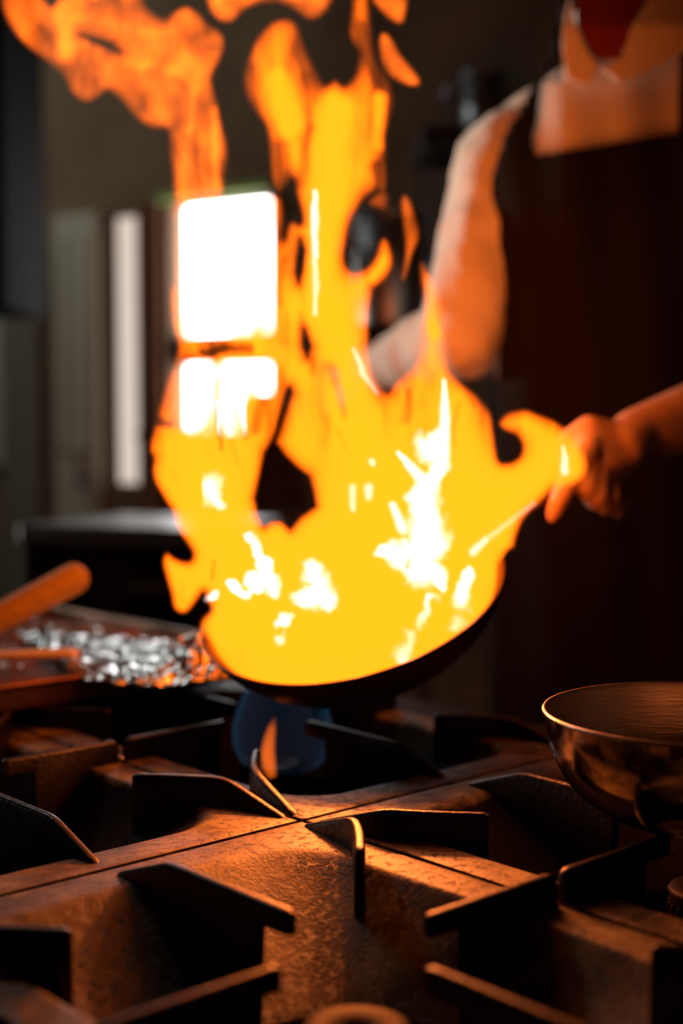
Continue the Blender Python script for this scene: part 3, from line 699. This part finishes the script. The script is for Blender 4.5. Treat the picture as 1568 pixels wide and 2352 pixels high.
# in front of the window the gas is thin
kw = np.clip((1.12 + (fbm(X, Y, 70, 110, 91) - .5) * .5 - np.hypot((Xw - 508) / 150, (Yw - 600) / 215)) * 2.6, 0, 1); kw = kw * kw * (3 - 2 * kw); T = T * (1 - .86 * kw)
kw = np.clip(np.maximum(capf(Xw, Yw, 436, 850, 58, 426, 965, 48), capf(Xw, Yw, 545, 850, 46, 600, 850, 52)) * 2.2, 0, 1); T = T * (1 - .82 * kw)
D = 1.165 + (fbm(X, Y, 260, 340, 51) - .5) * .07 + 0.02 * np.sin(Y / 210.) 
D = np.where(Y > 1100, D + (1.165 - D) * np.clip((Y - 1100) / 200, 0, 1), D)
DB = D.copy(); TB = T.copy()
T = np.where(d > 0, T, 0)
sheet('flame_body', X, Y, T, D, M['flame'], FIRE, clamp=True)
# fire filling the pan itself
pf = [(0, -PD + .002)] + [(pan_r(h) - .0035, -h) for h in np.linspace(PD - .003, 0.0015, 8)] + [(PR - .0045, .003), (PR - .010, .010), (PR - .03, .018), (PR - .07, .022), (0, .024)]
MB().lathe(pf, pc, pax, n=96).build('pan_filling_flame', M['flame'], FIRE)
# white hot cores
X2, Y2 = grid(465, 1310, 425, 1530, 3)
xw = X2 + (fbm(X2, Y2, 26, 30, 61) - .5) * 34; yw = Y2 + (fbm(X2, Y2, 26, 30, 71) - .5) * 34
Wf = np.full(X2.shape, -1.0)
for c_, sc in (((972, 1150, 40, 985, 1250, 52), 1), ((905, 1265, 34, 965, 1305, 48), 1), ((868, 1268, 14, 900, 1270, 20), .9), ((998, 1305, 26, 1012, 1350, 14), .9), ((988, 1375, 13, 962, 1430, 15), .8), ((940, 1455, 14, 925, 1512, 24), .9),
          ((1074, 1310, 10, 1062, 1392, 24), .8), ((1052, 1430, 16, 1040, 1442, 14), .8), ((720, 1308, 24, 728, 1360, 46), 1), ((690, 1375, 24, 762, 1380, 24), .9), ((655, 1425, 16, 640, 1434, 14), .9), ((576, 1234, 11, 577, 1236, 11), 1),
          ((586, 1255, 14, 628, 1352, 20), 1), ((575, 1330, 20, 606, 1330, 16), 1), ((528, 1338, 12, 560, 1368, 13), 1), ((560, 1368, 12, 600, 1350, 9), .8), ((485, 1370, 12, 486, 1372, 12), .9), ((643, 1465, 13, 644, 1470, 10), .6), ((483, 1118, 36, 500, 1160, 20), .62),
          ((986, 1030, 40, 1000, 1010, 30), .85), ((1012, 1050, 18, 975, 1140, 26), 1), ((905, 1048, 16, 905, 1262, 6), -1)):
    if sc > 0: c_ = (c_[0], c_[1], c_[2] * 1.15, c_[3], c_[4], c_[5] * 1.15); Wf = np.maximum(Wf, capf(xw, yw, *c_) * sc)
for c_, sc in (((914, 1040, 3, 978, 1112, 12), 1), ((1021, 872, 2, 1021, 960, 9), .9), ((1021, 960, 9, 1018, 1070, 11), 1), ((722, 440, 3, 722, 500, 7), .9), ((722, 500, 7, 724, 590, 4), .8), ((722, 560, 6, 726, 720, 5), .5), ((812, 800, 2, 832, 855, 6), .5), ((832, 855, 6, 868, 905, 2), .45), ((855, 1060, 6, 856, 1065, 5), .6), ((846, 1120, 8, 848, 1140, 7), .6), ((810, 1120, 7, 811, 1170, 5), .5),
          ((1292, 1025, 2, 1297, 1082, 8), .6), ((1086, 1268, 8, 1115, 1240, 6), .6), ((1115, 1240, 6, 1225, 1155, 3), .32), ((902, 1160, 6, 925, 1215, 10), .8)):
    c_ = (c_[0], c_[1], c_[2] * 1.9, c_[3], c_[4], c_[5] * 1.9); Wf = np.maximum(Wf, capf(X2 + (xw - X2) * .25, Y2, *c_) * (sc * .72))
Wf = Wf - np.clip(capf(X2, Y2, 940, 1285, 12, 936, 1300, 10), 0, 1) * .9 - np.clip(capf(X2, Y2, 712, 1342, 9, 718, 1344, 8), 0, 1) * .6
Tw = np.where(Wf > 0, 0.022 * np.clip(Wf, 0, 1) ** 1.9, 0)
gi = np.clip(((Y2 + 164) / 4).round().astype(int), 0, X.shape[0] - 1); gj = np.clip(((X2 - 330) / 4).round().astype(int), 0, X.shape[1] - 1)
Df = DB[gi, gj] - TB[gi, gj] * .5 - .006
# lower down they sit right above the rim of the pan, in front of the fire that fills it
Df = np.minimum(Df, 1.145 - np.clip((Y2 - 1330) / 200, 0, 1) * .07)
sheet('hot_core', X2, Y2, Tw, Df, M['core'], FIRE, label='white hot patches of the flame')
# orange wisps
def wisp(name, poly, tmax, wdt, dep, seed, veins=(), boosts=(), material='wisp', holes=(), parent=FIRE, label=None, sx=70, sy=110, st=4, lo=.35):
    P = np.array(poly); X, Y = grid(P[:, 0].min() - 12, P[:, 0].max() + 12, P[:, 1].min() - 12, P[:, 1].max() + 12, st)
    ux = (fbm(X, Y, 50, 60, seed) - .5) * 30; uy = (fbm(X, Y, 50, 60, seed + 5) - .5) * 30
    pp = rnd(poly, 2); d = np.where(inside(X, Y, pp), 1, -1) * seg_dist(X, Y, pp)
    for h in holes:
        hp = rnd(h, 1); d = np.minimum(d, np.where(inside(X, Y, hp), -1, 1) * seg_dist(X, Y, hp))
    d = d + 4; dd = np.clip(d, 0, None); T = tmax * (1 - np.exp(-(dd / wdt) ** 1.5)); T = T * (lo * .6 + 3.2 * (1 - lo * .5) * fbm(X + ux, Y + uy, sx * .75, sy * .75, seed + 9) ** 2)
    for v in veins: k = np.clip(capf(X + ux * .5, Y + uy * .5, *v[:6]), 0, 1); T = T * (1 - v[6] * k * k * (3 - 2 * k))
    for v in boosts: k = np.clip(capf(X + ux * .5, Y + uy * .5, *v[:6]), 0, 1); T = T * (1 + v[6] * k * k * (3 - 2 * k))
    T = np.where(d > 0, T, 0); D = dep + (fbm(X, Y, 160, 160, seed + 3) - .5) * .05
    return sheet(name, X, Y, T, D, M[material], parent, label)
wisp('flame_wisp', [(14,-62),(4,0),(10,35),(30,70),(60,105),(100,135),(143,168),(164,215),(195,238),(226,222),(246,202),(275,225),(310,270),(350,296),(380,291),(391,305),(389,350),(398,400),(396,440),(404,462),(512,458),(516,400),(523,360),(512,300),(500,250),(487,200),(483,172),(508,132),(516,95),(502,70),(480,60),(452,25),(425,14),(397,30),(375,46),(350,30),(322,-5),(300,-60),(262,-104),(196,-96),(145,-40),(126,18),(108,10),(88,-30),(52,-84)],
     0.040, 16, 1.19, 101, veins=((215, 60, 30, 260, 90, 26, .3), (290, 180, 50, 330, 220, 40, .45), (400, 180, 20, 420, 200, 18, .4), (60, 30, 30, 90, 60, 22, .4), (450, 300, 12, 455, 420, 10, .5)),
     boosts=((135, 20, 30, 150, 120, 34, 1.3), (150, 120, 30, 195, 95, 24, 1.0), (290, 138, 20, 390, 160, 26, .7), (400, 170, 26, 470, 100, 26, .7), (494, 250, 15, 496, 430, 15, 2.4), (430, 300, 24, 415, 440, 20, .9), (410, 30, 26, 450, 60, 30, .5), (170, 40, 22, 350, 70, 20, .5), (450, 200, 16, 440, 300, 14, .8)),
     holes=([(176, 78), (214, 84), (250, 96), (282, 121), (262, 118), (232, 104), (208, 94)],), label='curling orange wisp at the upper left')
wisp('flame_wisp', [(470,-45),(478,22),(505,50),(535,50),(556,22),(590,7),(630,3),(665,12),(695,36),(715,46),(750,30),(776,-40),(742,-84),(650,-62),(590,-70),(520,-92)], 0.042, 15, 1.20, 131, boosts=((500, 0, 20, 530, 20, 18, .8), (715, 10, 20, 740, 5, 18, .8)), label='orange wisp cut by the top edge')
wisp('flame_wisp', [(871,98),(876,76),(889,78),(902,95),(916,126),(944,155),(968,188),(954,199),(924,191),(894,176),(876,146)], 0.050, 14, 1.17, 151, lo=.6, label='short slanting orange wisp right of the tallest tongue')
wisp('flame_wisp', [(858,-60),(852,2),(870,18),(892,42),(918,58),(930,40),(938,-30),(910,-88),(880,-100)], 0.045, 14, 1.18, 161, label='small orange wisp at the top edge')
wisp('flame_wisp', [(920,462),(929,445),(942,462),(950,492),(962,530),(958,556),(946,575),(930,640),(922,645),(934,580),(930,540),(925,500)], 0.036, 11, 1.15, 171, lo=.5, label='thin red orange wisp in front of the sleeve')
wisp('flame_wisp', [(868,440),(890,440),(892,470),(884,486),(866,478),(840,468)], 0.022, 18, 1.17, 181, label='faint red wisp')
# blue ring flame of the burner
ring = thing('burner_flame', 'faint blue ring of gas flame with an orange lick under the pan', 'flame', (HX, HY, -0.024))
bcn = np.array([HX + .010, HY - .004, 0])
po_ = [(.030, -.030), (.038, -.022), (.043, -.010), (.0435, .004), (.040, .020), (.034, .034), (.026, .044)]
pin = [(r - .0022 - .001 * k / 6, z + (.0 if k else .0)) for k, (r, z) in enumerate(po_)][::-1]
MB().lathe(po_ + pin, bcn, n=64).build('blue_flame', M['gas'], ring, label='thin blue shell of burning gas')
bl0 = at(617, 1775, 1.175); pts = [bl0 + (at(x, y, 1.175) - bl0) for x, y in ((625, 1785), (618, 1760), (614, 1730), (618, 1700), (624, 1672), (630, 1650))]
MB().tube(pts, [.0035, .0060, .0062, .0050, .0035, .0012], 16).build('orange_lick', M['gasorange'], ring, label='orange lick of flame')

# ------------------------------------------------------------------ tray, foil, utensils at the left
tz = ZT + .0015
tr = thing('roasting_tray', 'dark roasting tray of brown juices across the far grates at the left', 'tray', (.09, .6, tz))
tx0, tx1, ty0, ty1 = -.09, .285, .375, .86
MB().abox(tx0, tx1, ty0, ty1, tz, tz + .002).build('tray_floor', M['traymetal'], tr, smooth=False)
rim = MB()
for a in ((tx0 - .003, tx1 + .003, ty0 - .003, ty0, tz, tz + .020), (tx0 - .003, tx1 + .003, ty1, ty1 + .003, tz, tz + .020), (tx0 - .003, tx0, ty0, ty1, tz, tz + .020), (tx1, tx1 + .003, ty0, ty1, tz, tz + .020)): rim.abox(*a)
rim.build('tray_wall', M['traymetal'], tr, smooth=False)
rp = [(tx0 - .003, ty0 - .003), (tx1 + .003, ty0 - .003), (tx1 + .003, ty1 + .003), (tx0 - .003, ty1 + .003)]
rl = MB()
for a, b in zip(rp, rp[1:] + rp[:1]): rl.capsule((*a, tz + .020), (*b, tz + .020), .0032, .0032, 12, 3)
rl.build('rolled_rim', M['traymetal'], tr)
gx, gy = np.meshgrid(np.linspace(tx0 + .001, tx1 - .001, 70), np.linspace(ty0 + .001, ty1 - .001, 90))
gz = tz + .006 + .007 * fbm(gx * 1000, gy * 1000, 30, 30, 5) + .008 * np.clip(fbm(gx * 1000, gy * 1000, 16, 16, 9) - .55, 0, 1) * 3
n1, n2 = gx.shape
jm = mesh('juices', np.c_[gx.ravel(), gy.ravel(), gz.ravel()], [(j * n2 + i, j * n2 + i + 1, (j + 1) * n2 + i + 1, (j + 1) * n2 + i) for j in range(n1 - 1) for i in range(n2 - 1)], M['sauce'], tr, kind='stuff')
# crumpled foil over the near right corner of the tray
c00, c10, c11, c01 = [tuple(atz(a, b, c)[:2]) for a, b, c in ((200, 1592, .03), (545, 1606, .025), (440, 1478, .045), (40, 1446, .045))]
fu, fv = np.meshgrid(np.linspace(0, 1, 110), np.linspace(0, 1, 130))
fx = (c00[0] * (1 - fu) + c10[0] * fu) * (1 - fv) + (c01[0] * (1 - fu) + c11[0] * fu) * fv
fy = (c00[1] * (1 - fu) + c10[1] * fu) * (1 - fv) + (c01[1] * (1 - fu) + c11[1] * fu) * fv
def ridged(x, y, s, seed): return 1 - np.abs(fbm(x * 1000, y * 1000, s, s, seed) * 2 - 1) * 1.8
hump = np.exp(-(((fu - .95) / .30) ** 2 + ((fv - .30) / .30) ** 2))
fz = tz + .0235 + .010 * ridged(fx, fy, 34, 81) * (.35 + hump) + .006 * ridged(fx, fy, 15, 91) * (.3 + hump) + .018 * hump
edge = np.minimum(np.minimum(fu, 1 - fu), np.minimum(fv, 1 - fv)); fz -= np.clip(.05 - edge, 0, 1) * .10
front = np.clip(1 - fv / .16, 0, 1) * fu; fz -= front * .012
fz = np.maximum(fz, tz + .0012)
n1, n2 = fx.shape
fo = mesh('foil_sheet', np.c_[fx.ravel(), fy.ravel(), fz.ravel()], [(j * n2 + i, j * n2 + i + 1, (j + 1) * n2 + i + 1, (j + 1) * n2 + i) for j in range(n1 - 1) for i in range(n2 - 1)], M['foil'], None, smooth=False, label='crumpled sheet of shiny foil over the corner of the roasting tray', cat='foil')
so = fo.modifiers.new('thick', 'SOLIDIFY'); so.thickness = .0004
# steel utensil lying across the tray
u1 = atz(183, 1500, .052); u0 = atz(-260, 1512, .048)
ut = thing('steel_ladle', 'pale ladle handle lying across the roasting tray', 'ladle', tuple(u0))
MB().tube([u0, u0 * .5 + u1 * .5, u0 * .05 + u1 * .95, u1], [(.004, .0075), (.004, .0085), (.005, .0095), (.003, .006)], 16, side=(0, 0, 1)).build('handle', M['pale_glint'], ut)
ub = u0 + (u0 - u1) / np.linalg.norm(u0 - u1) * .03
MB().lathe([(.001, -.022), (.015, -.020), (.026, -.010), (.030, .004), (.0288, .004), (.025, -.009), (.014, -.0185), (.001, -.0205)], ub, n=40).build('scoop', M['steel'], ut)
# wooden spoon
w1 = at(168, 1330, 1.33); w0 = at(-330, 1590, 1.24)
sp = thing('wooden_spoon', 'orange lit wooden spoon handle poking up over the tray at the left edge', 'spoon', tuple(w0))
MB().capsule(w0, w1, .0105, .0152, 28, 8).build('handle', M['wood'], sp)
MB().ball(w0, .028, .020, .008).build('spoon_bowl', M['wood'], sp)

# ------------------------------------------------------------------ the chef
chef = thing('person', 'person in white coat and black pinstriped apron holding the pan handle', 'person', tuple(np.r_[(at(1480, 974, 1.62))[:2], FLOOR]))
def voxel(mb, name, material, vox, parent, smooth_it=4, **kw):
    me = bpy.data.meshes.new(name); me.from_pydata(mb.v, [], mb.f); me.materials.append(material)
    bm = bmesh.new(); bm.from_mesh(me); bmesh.ops.recalc_face_normals(bm, faces=bm.faces); bm.to_mesh(me); bm.free()
    o = link(bpy.data.objects.new(name, me)); o.parent = parent; o.location = -Vector(parent.location)
    r = o.modifiers.new('remesh', 'REMESH'); r.mode = 'VOXEL'; r.voxel_size = vox; r.use_smooth_shade = True
    s = o.modifiers.new('smooth', 'SMOOTH'); s.iterations = smooth_it; s.factor = .5
    for k, v in kw.items(): o[k] = v
    return o
def recalc_parts(mb): return mb
UPZ = np.array([0, 0, 1.0])
J = dict(neck0=at(1425, 190, 1.60), neck1=at(1405, -60, 1.56), head=at(1385, -350, 1.53), shL=at(1172, 372, 1.60), shR=at(1745, 320, 1.62), elL=at(1062, 772, 1.56), wrL=at(862, 850, 1.76),
         elR=at(1800, 880, 1.50), wrR=at(1462, 1000, 1.325), chest=at(1435, 470, 1.625), waist=at(1470, 1000, 1.63), pelv=at(1490, 1450, 1.65))
FR = at(1568, 970, 1.365)
body = MB()
# trunk (hidden by clothes)
body.tube([J['pelv'] - UPZ * .06, J['pelv'], J['waist'], J['chest'] - UPZ * .04, J['chest'] + UPZ * .08, J['neck0']], [(.145, .095), (.155, .10), (.125, .085), (.145, .095), (.13, .08), (.06, .055)], 28, side=RT)
body.tube([J['neck0'] - UPZ * .02, J['neck1'], J['head']], [.058, .052, .05], 24)
hx = (RT, FH, UPZ); hc = J['head'] + UPZ * .02
body.ball(hc + UPZ * .02 + FH * .015, .074, .092, .095); body.ball(hc - FH * .035 - UPZ * .055, .052, .055, .062)       # skull, jaw
body.ball(hc - FH * .088 - UPZ * .105, .018, .016, .014)                                                               # chin
body.tube([hc - FH * .078 + UPZ * .012, hc - FH * .098 - UPZ * .018, hc - FH * .108 - UPZ * .036, hc - FH * .088 - UPZ * .044], [.007, .010, .014, .009], 12)   # nose
for sg in (-1, 1):
    body.ball(hc + RT * sg * .076 - UPZ * .015 + FH * .01, .008, .018, .030)                                           # ear
    body.ball(hc - FH * .068 + RT * sg * .033 + UPZ * .014, .022, .012, .009); body.ball(hc - FH * .058 + RT * sg * .045 - UPZ * .035, .018, .018, .018)
# arms
def limb(pts, rads): 
    for a, b, ra, rb in zip(pts[:-1], pts[1:], rads[:-1], rads[1:]): body.capsule(a, b, ra, rb, 20, 6)
limb([J['shL'], J['elL']], [.050, .040]); limb([J['elL'], J['elL'] * .6 + J['wrL'] * .4, J['wrL']], [.040, .038, .027])
limb([J['shR'], J['elR']], [.050, .042]); limb([J['elR'], FR, J['wrR']], [.042, .034, .0265])
for a, b in (('shL', 'neck0'), ('shR', 'neck0')): body.capsule(J[a], J[b], .045, .05)
# gripping hand: palm over the handle, thumb along it, fingers closed underneath
k0 = at(1352, 1062, 1.262)                                         # middle of the knuckle row
body.capsule(J['wrR'], at(1425, 1030, 1.30), .026, .025); 
for (a, b, ra, rb) in (((1440, 1005, 1.315), (1352, 1022, 1.275), .020, .015), ((1430, 1030, 1.300), (1340, 1050, 1.265), .020, .014), ((1430, 1050, 1.300), (1362, 1090, 1.262), .019, .013), ((1435, 1060, 1.310), (1392, 1110, 1.275), .017, .012)):
    body.capsule(at(*a), at(*b), ra, rb, 16, 5)
def finger(P, R):
    for a, b, ra, rb in zip(P[:-1], P[1:], R[:-1], R[1:]): body.capsule(at(*a), at(*b), ra, rb, 14, 5)
finger([(1352, 1030, 1.262), (1318, 1078, 1.238), (1290, 1135, 1.232), (1272, 1180, 1.238)], [.0115, .0105, .0098, .0085])       # index pointing down
finger([(1352, 1068, 1.258), (1345, 1120, 1.240), (1366, 1150, 1.252), (1386, 1140, 1.268)], [.0112, .0103, .0095, .0082])       # middle
finger([(1375, 1090, 1.262), (1374, 1142, 1.246), (1394, 1165, 1.258), (1412, 1150, 1.272)], [.0106, .0098, .009, .0078])        # ring
finger([(1402, 1108, 1.275), (1404, 1152, 1.258), (1420, 1172, 1.268), (1434, 1158, 1.280)], [.0095, .0088, .008, .0070])        # little
finger([(1410, 1005, 1.300), (1352, 985, 1.285), (1305, 1015, 1.285), (1275, 1050, 1.278)], [.0155, .0135, .0115, .0095])        # thumb along the handle
# other hand, relaxed, behind the flames
d_ = (J['wrL'] - J['elL']); d_ /= np.linalg.norm(d_); sdv = UPZ
pk = J['wrL'] + d_ * .085
for q in (-.030, -.010, .010, .030): body.capsule(J['wrL'] + d_ * .012 + sdv * q * .5, pk + sdv * q, .017, .013, 14, 5)
for q, L1 in ((.032, .068), (.011, .078), (-.011, .074), (-.031, .058)):
    a = pk + sdv * q; b = a + d_ * L1 * .45 - FH * .006; c = b + d_ * L1 * .28 - FH * .016; e_ = c + d_ * L1 * .2 - FH * .02
    body.capsule(a, b, .0105, .0098, 14, 5); body.capsule(b, c, .0098, .0090, 14, 5); body.capsule(c, e_, .009, .0078, 14, 5)
a = J['wrL'] + d_ * .03 + sdv * .02; b = a + d_ * .035 + sdv * .035 - FH * .01; c = b + d_ * .035 + sdv * .006 - FH * .012
body.capsule(a, b, .016, .013, 14, 5); body.capsule(b, c, .0125, .0095, 14, 5)
# legs
for sg in (-1, 1):
    hp = J['pelv'] + RT * sg * .085 - UPZ * .04; kn = np.r_[(J['pelv'] + RT * sg * .10 - FH * .02)[:2], FLOOR + .50]; an = np.r_[(J['pelv'] + RT * sg * .11 + FH * .02)[:2], FLOOR + .09]
    limb([hp, kn, an], [.078, .055, .037]); body.capsule(an - UPZ * .04, an - FH * .13 - UPZ * .055, .034, .026)
voxel(body, 'body', M['skin'], .0042, chef, 4)
for sg in (-1, 1):
    e0 = hc - FH * .074 + RT * sg * .032 - UPZ * .002
    ey = MB().ball(e0, .0125).build('eye', M['eye'], chef); MB().ball(e0 - FH * .0085 - UPZ * .003, .0058).build('iris', M['iris'], ey)
    MB().capsule(hc - FH * .092 + RT * sg * .014 + UPZ * .026, hc - FH * .080 + RT * sg * .05 + UPZ * .026, .004, .003).build('eyebrow', M['hair'], chef)
MB().capsule(hc - FH * .097 - RT * .02 - UPZ * .072, hc - FH * .097 + RT * .02 - UPZ * .072, .006, .006).build('mouth', M['lip'], chef)
hairm = MB().ball(hc + UPZ * .045 + FH * .035, .084, .092, .085); hairm.ball(hc + UPZ * .085 - FH * .02, .068, .06, .035)
voxel(hairm, 'hair', M['hair'], .006, chef, 4)
nl = at(1268, 1184, 1.2315); MB().ball(nl, .005, .0025, .0065).build('fingernail', M['nail'], chef)
# coat
coat = MB()
coat.tube([J['pelv'] + UPZ * .0, J['waist'], J['chest'] - UPZ * .05, J['chest'] + UPZ * .06, J['chest'] + UPZ * .125, J['neck0'] + UPZ * .01], [(.175, .112), (.150, .102), (.170, .112), (.165, .105), (.125, .085), (.066, .066)], 32, side=RT)
for a, b in (('shL', 'neck0'), ('shR', 'neck0')): coat.capsule(J[a] + UPZ * .0, J[b] - UPZ * .005, .058, .050, 24, 6)
coat.capsule(J['shL'], J['shL'] * .45 + J['elL'] * .55, .060, .054, 24, 6); coat.capsule(J['shL'] * .45 + J['elL'] * .55, J['elL'], .054, .050, 24, 6)
coat.capsule(J['elL'], J['elL'] * .25 + J['wrL'] * .75, .046, .036, 24, 6)
coat.capsule(J['shR'], J['elR'], .060, .055, 24, 6); coat.capsule(J['elR'], J['elR'] * .62 + FR * .38, .055, .050, 24, 6)
ct = voxel(coat, 'chef_coat', M['coat'], .006, chef, 6, label='white cotton coat')
tx = bpy.data.textures.new('cloth_folds', 'CLOUDS'); tx.noise_scale = .05; tx.noise_depth = 2
dm = ct.modifiers.new('folds', 'DISPLACE'); dm.texture = tx; dm.strength = .016; dm.mid_level = .45; dm.texture_coords = 'GLOBAL'
# collar flaps and apron: cloth cut to outline, bent round the chest
def cloth(name, poly, depf, material, thick, st=14, label=None, holes=()):
    P = np.array(poly, float); X, Y = grid(P[:, 0].min() - st, P[:, 0].max() + st, P[:, 1].min() - st, P[:, 1].max() + st, st)
    ins = inside(X, Y, poly); near = seg_dist(X, Y, poly)
    # pull grid points just outside onto the outline
    keep = ins | (near < st * .75); Q = np.roll(P, -1, axis=0)
    px, py = X.copy(), Y.copy()
    best = np.full(X.shape, 1e9); bx = X.copy(); by = Y.copy()
    for (x0, y0), (x1, y1) in zip(P, Q):
        dx, dy = x1 - x0, y1 - y0; t = np.clip(((X - x0) * dx + (Y - y0) * dy) / (dx * dx + dy * dy + 1e-9), 0, 1)
        qx, qy = x0 + t * dx, y0 + t * dy; dd = np.hypot(X - qx, Y - qy); mk = dd < best; best = np.where(mk, dd, best); bx = np.where(mk, qx, bx); by = np.where(mk, qy, by)
    sn = (~ins) & keep; px[sn] = bx[sn]; py[sn] = by[sn]
    sn = ins & (best < st * .3); px[sn] = bx[sn]; py[sn] = by[sn]
    cell = keep[:-1, :-1] & keep[1:, :-1] & keep[:-1, 1:] & keep[1:, 1:]
    idx = np.arange(X.size).reshape(X.shape)
    V = np.array([at(a, b, depf(a, b)) for a, b in zip(px.ravel(), py.ravel())])
    cj, ci = np.nonzero(cell); F_ = np.c_[idx[cj, ci], idx[cj, ci + 1], idx[cj + 1, ci + 1], idx[cj + 1, ci]]
    used = np.unique(F_); re = -np.ones(X.size, int); re[used] = np.arange(len(used))
    o = mesh(name, V[used], re[F_], material, chef, label=label)
    s = o.modifiers.new('thick', 'SOLIDIFY'); s.thickness = thick; s.offset = 0
    return o
def chestdep(px, py, out=.0):
    xc = np.interp(py, [100, 470, 1000, 1450], [1425, 1435, 1470, 1490]); hw = np.interp(py, [100, 300, 600, 1000, 1500, 2600], [.15, .182, .186, .176, .20, .21])
    fr = np.interp(py, [-60, 100, 250, 470, 1000, 1450, 2600], [1.535, 1.530, 1.515, 1.498, 1.510, 1.515, 1.50])
    a = (px - xc) / FPX * 1.55 / hw
    fold = .004 * math.sin(px * .021 + py * .006) + .003 * math.sin(px * .043 - py * .004)
    return fr + .13 * (1 - math.sqrt(max(0.02, 1 - min(abs(a), .99) ** 2))) - out + fold * .8
AP = [(1296,-20),(1262,130),(1212,222),(1163,300),(1133,400),(1112,520),(1103,640),(1118,722),(1150,800),(1146,900),(1138,1100),(1130,1300),(1128,1560),(1128,2300),(1850,2300),(1840,1500),(1800,1000),(1780,760),(1745,560),(1690,400),(1640,220),(1590,60),(1575,-20),(1540,-20),(1562,120),(1556,306),(1400,332),(1212,362),(1232,270),(1240,190),(1300,100),(1330,-20)]
cloth('apron', AP, lambda a, b: chestdep(a, b, .018), M['stripe'], .003, 13, label='black pinstriped bib apron')
cloth('coat_front', [(1236,180),(1296,186),(1300,80),(1340,60),(1378,150),(1430,140),(1440,70),(1500,0),(1580,-20),(1590,330),(1400,350),(1205,380)], lambda a, b: chestdep(a, b, .004), M['coat'], .003, 12, label='white chest of the coat above the apron')
def nk(a, b): return 1.490 + .00000045 * (a - 1400) ** 2 + .02 * np.clip((60 - b) / 100, 0, 1)
cloth('collar', [(1310,-10),(1322,60),(1352,120),(1378,158),(1345,200),(1300,180),(1290,110),(1296,40)], nk, M['coat'], .004, 7, label='left flap of the white collar')
cloth('collar', [(1570,-60),(1500,-10),(1452,60),(1430,128),(1380,158),(1420,190),(1500,160),(1620,90),(1640,-40)], nk, M['coat'], .004, 8, label='right flap of the white collar')
cloth('throat_shade', [(1318,-30),(1324,60),(1352,118),(1376,142),(1428,132),(1450,62),(1498,-20)], lambda a, b: nk(a, b) + .004, mat('dark red throat shade', (0.16, 0.02, 0.012), .85, spec=.1), .003, 8, label='dark red sheet painted as shade on the throat')  # sheet coloured like the neck in shade between the collar flaps
# trousers and shoes
trs = MB()
for sg in (-1, 1):
    hp = J['pelv'] + RT * sg * .082 - UPZ * .04; kn = np.r_[(J['pelv'] + RT * sg * .10 - FH * .02)[:2], FLOOR + .50]; an = np.r_[(J['pelv'] + RT * sg * .11 + FH * .02)[:2], FLOOR + .09]
    trs.capsule(hp, kn, .094, .072); trs.capsule(kn, an, .072, .058)
trs.ball(J['pelv'] - UPZ * .01, .17, .115, .10)
voxel(trs, 'trousers', M['trouser'], .009, chef, 4)
for sg in (-1, 1):
    an = np.r_[(J['pelv'] + RT * sg * .11 + FH * .02)[:2], FLOOR + .045]
    s_ = MB().capsule(an + FH * .03, an - FH * .14, .044, .040); voxel(s_, 'shoe', M['shoe'], .006, chef, 3)
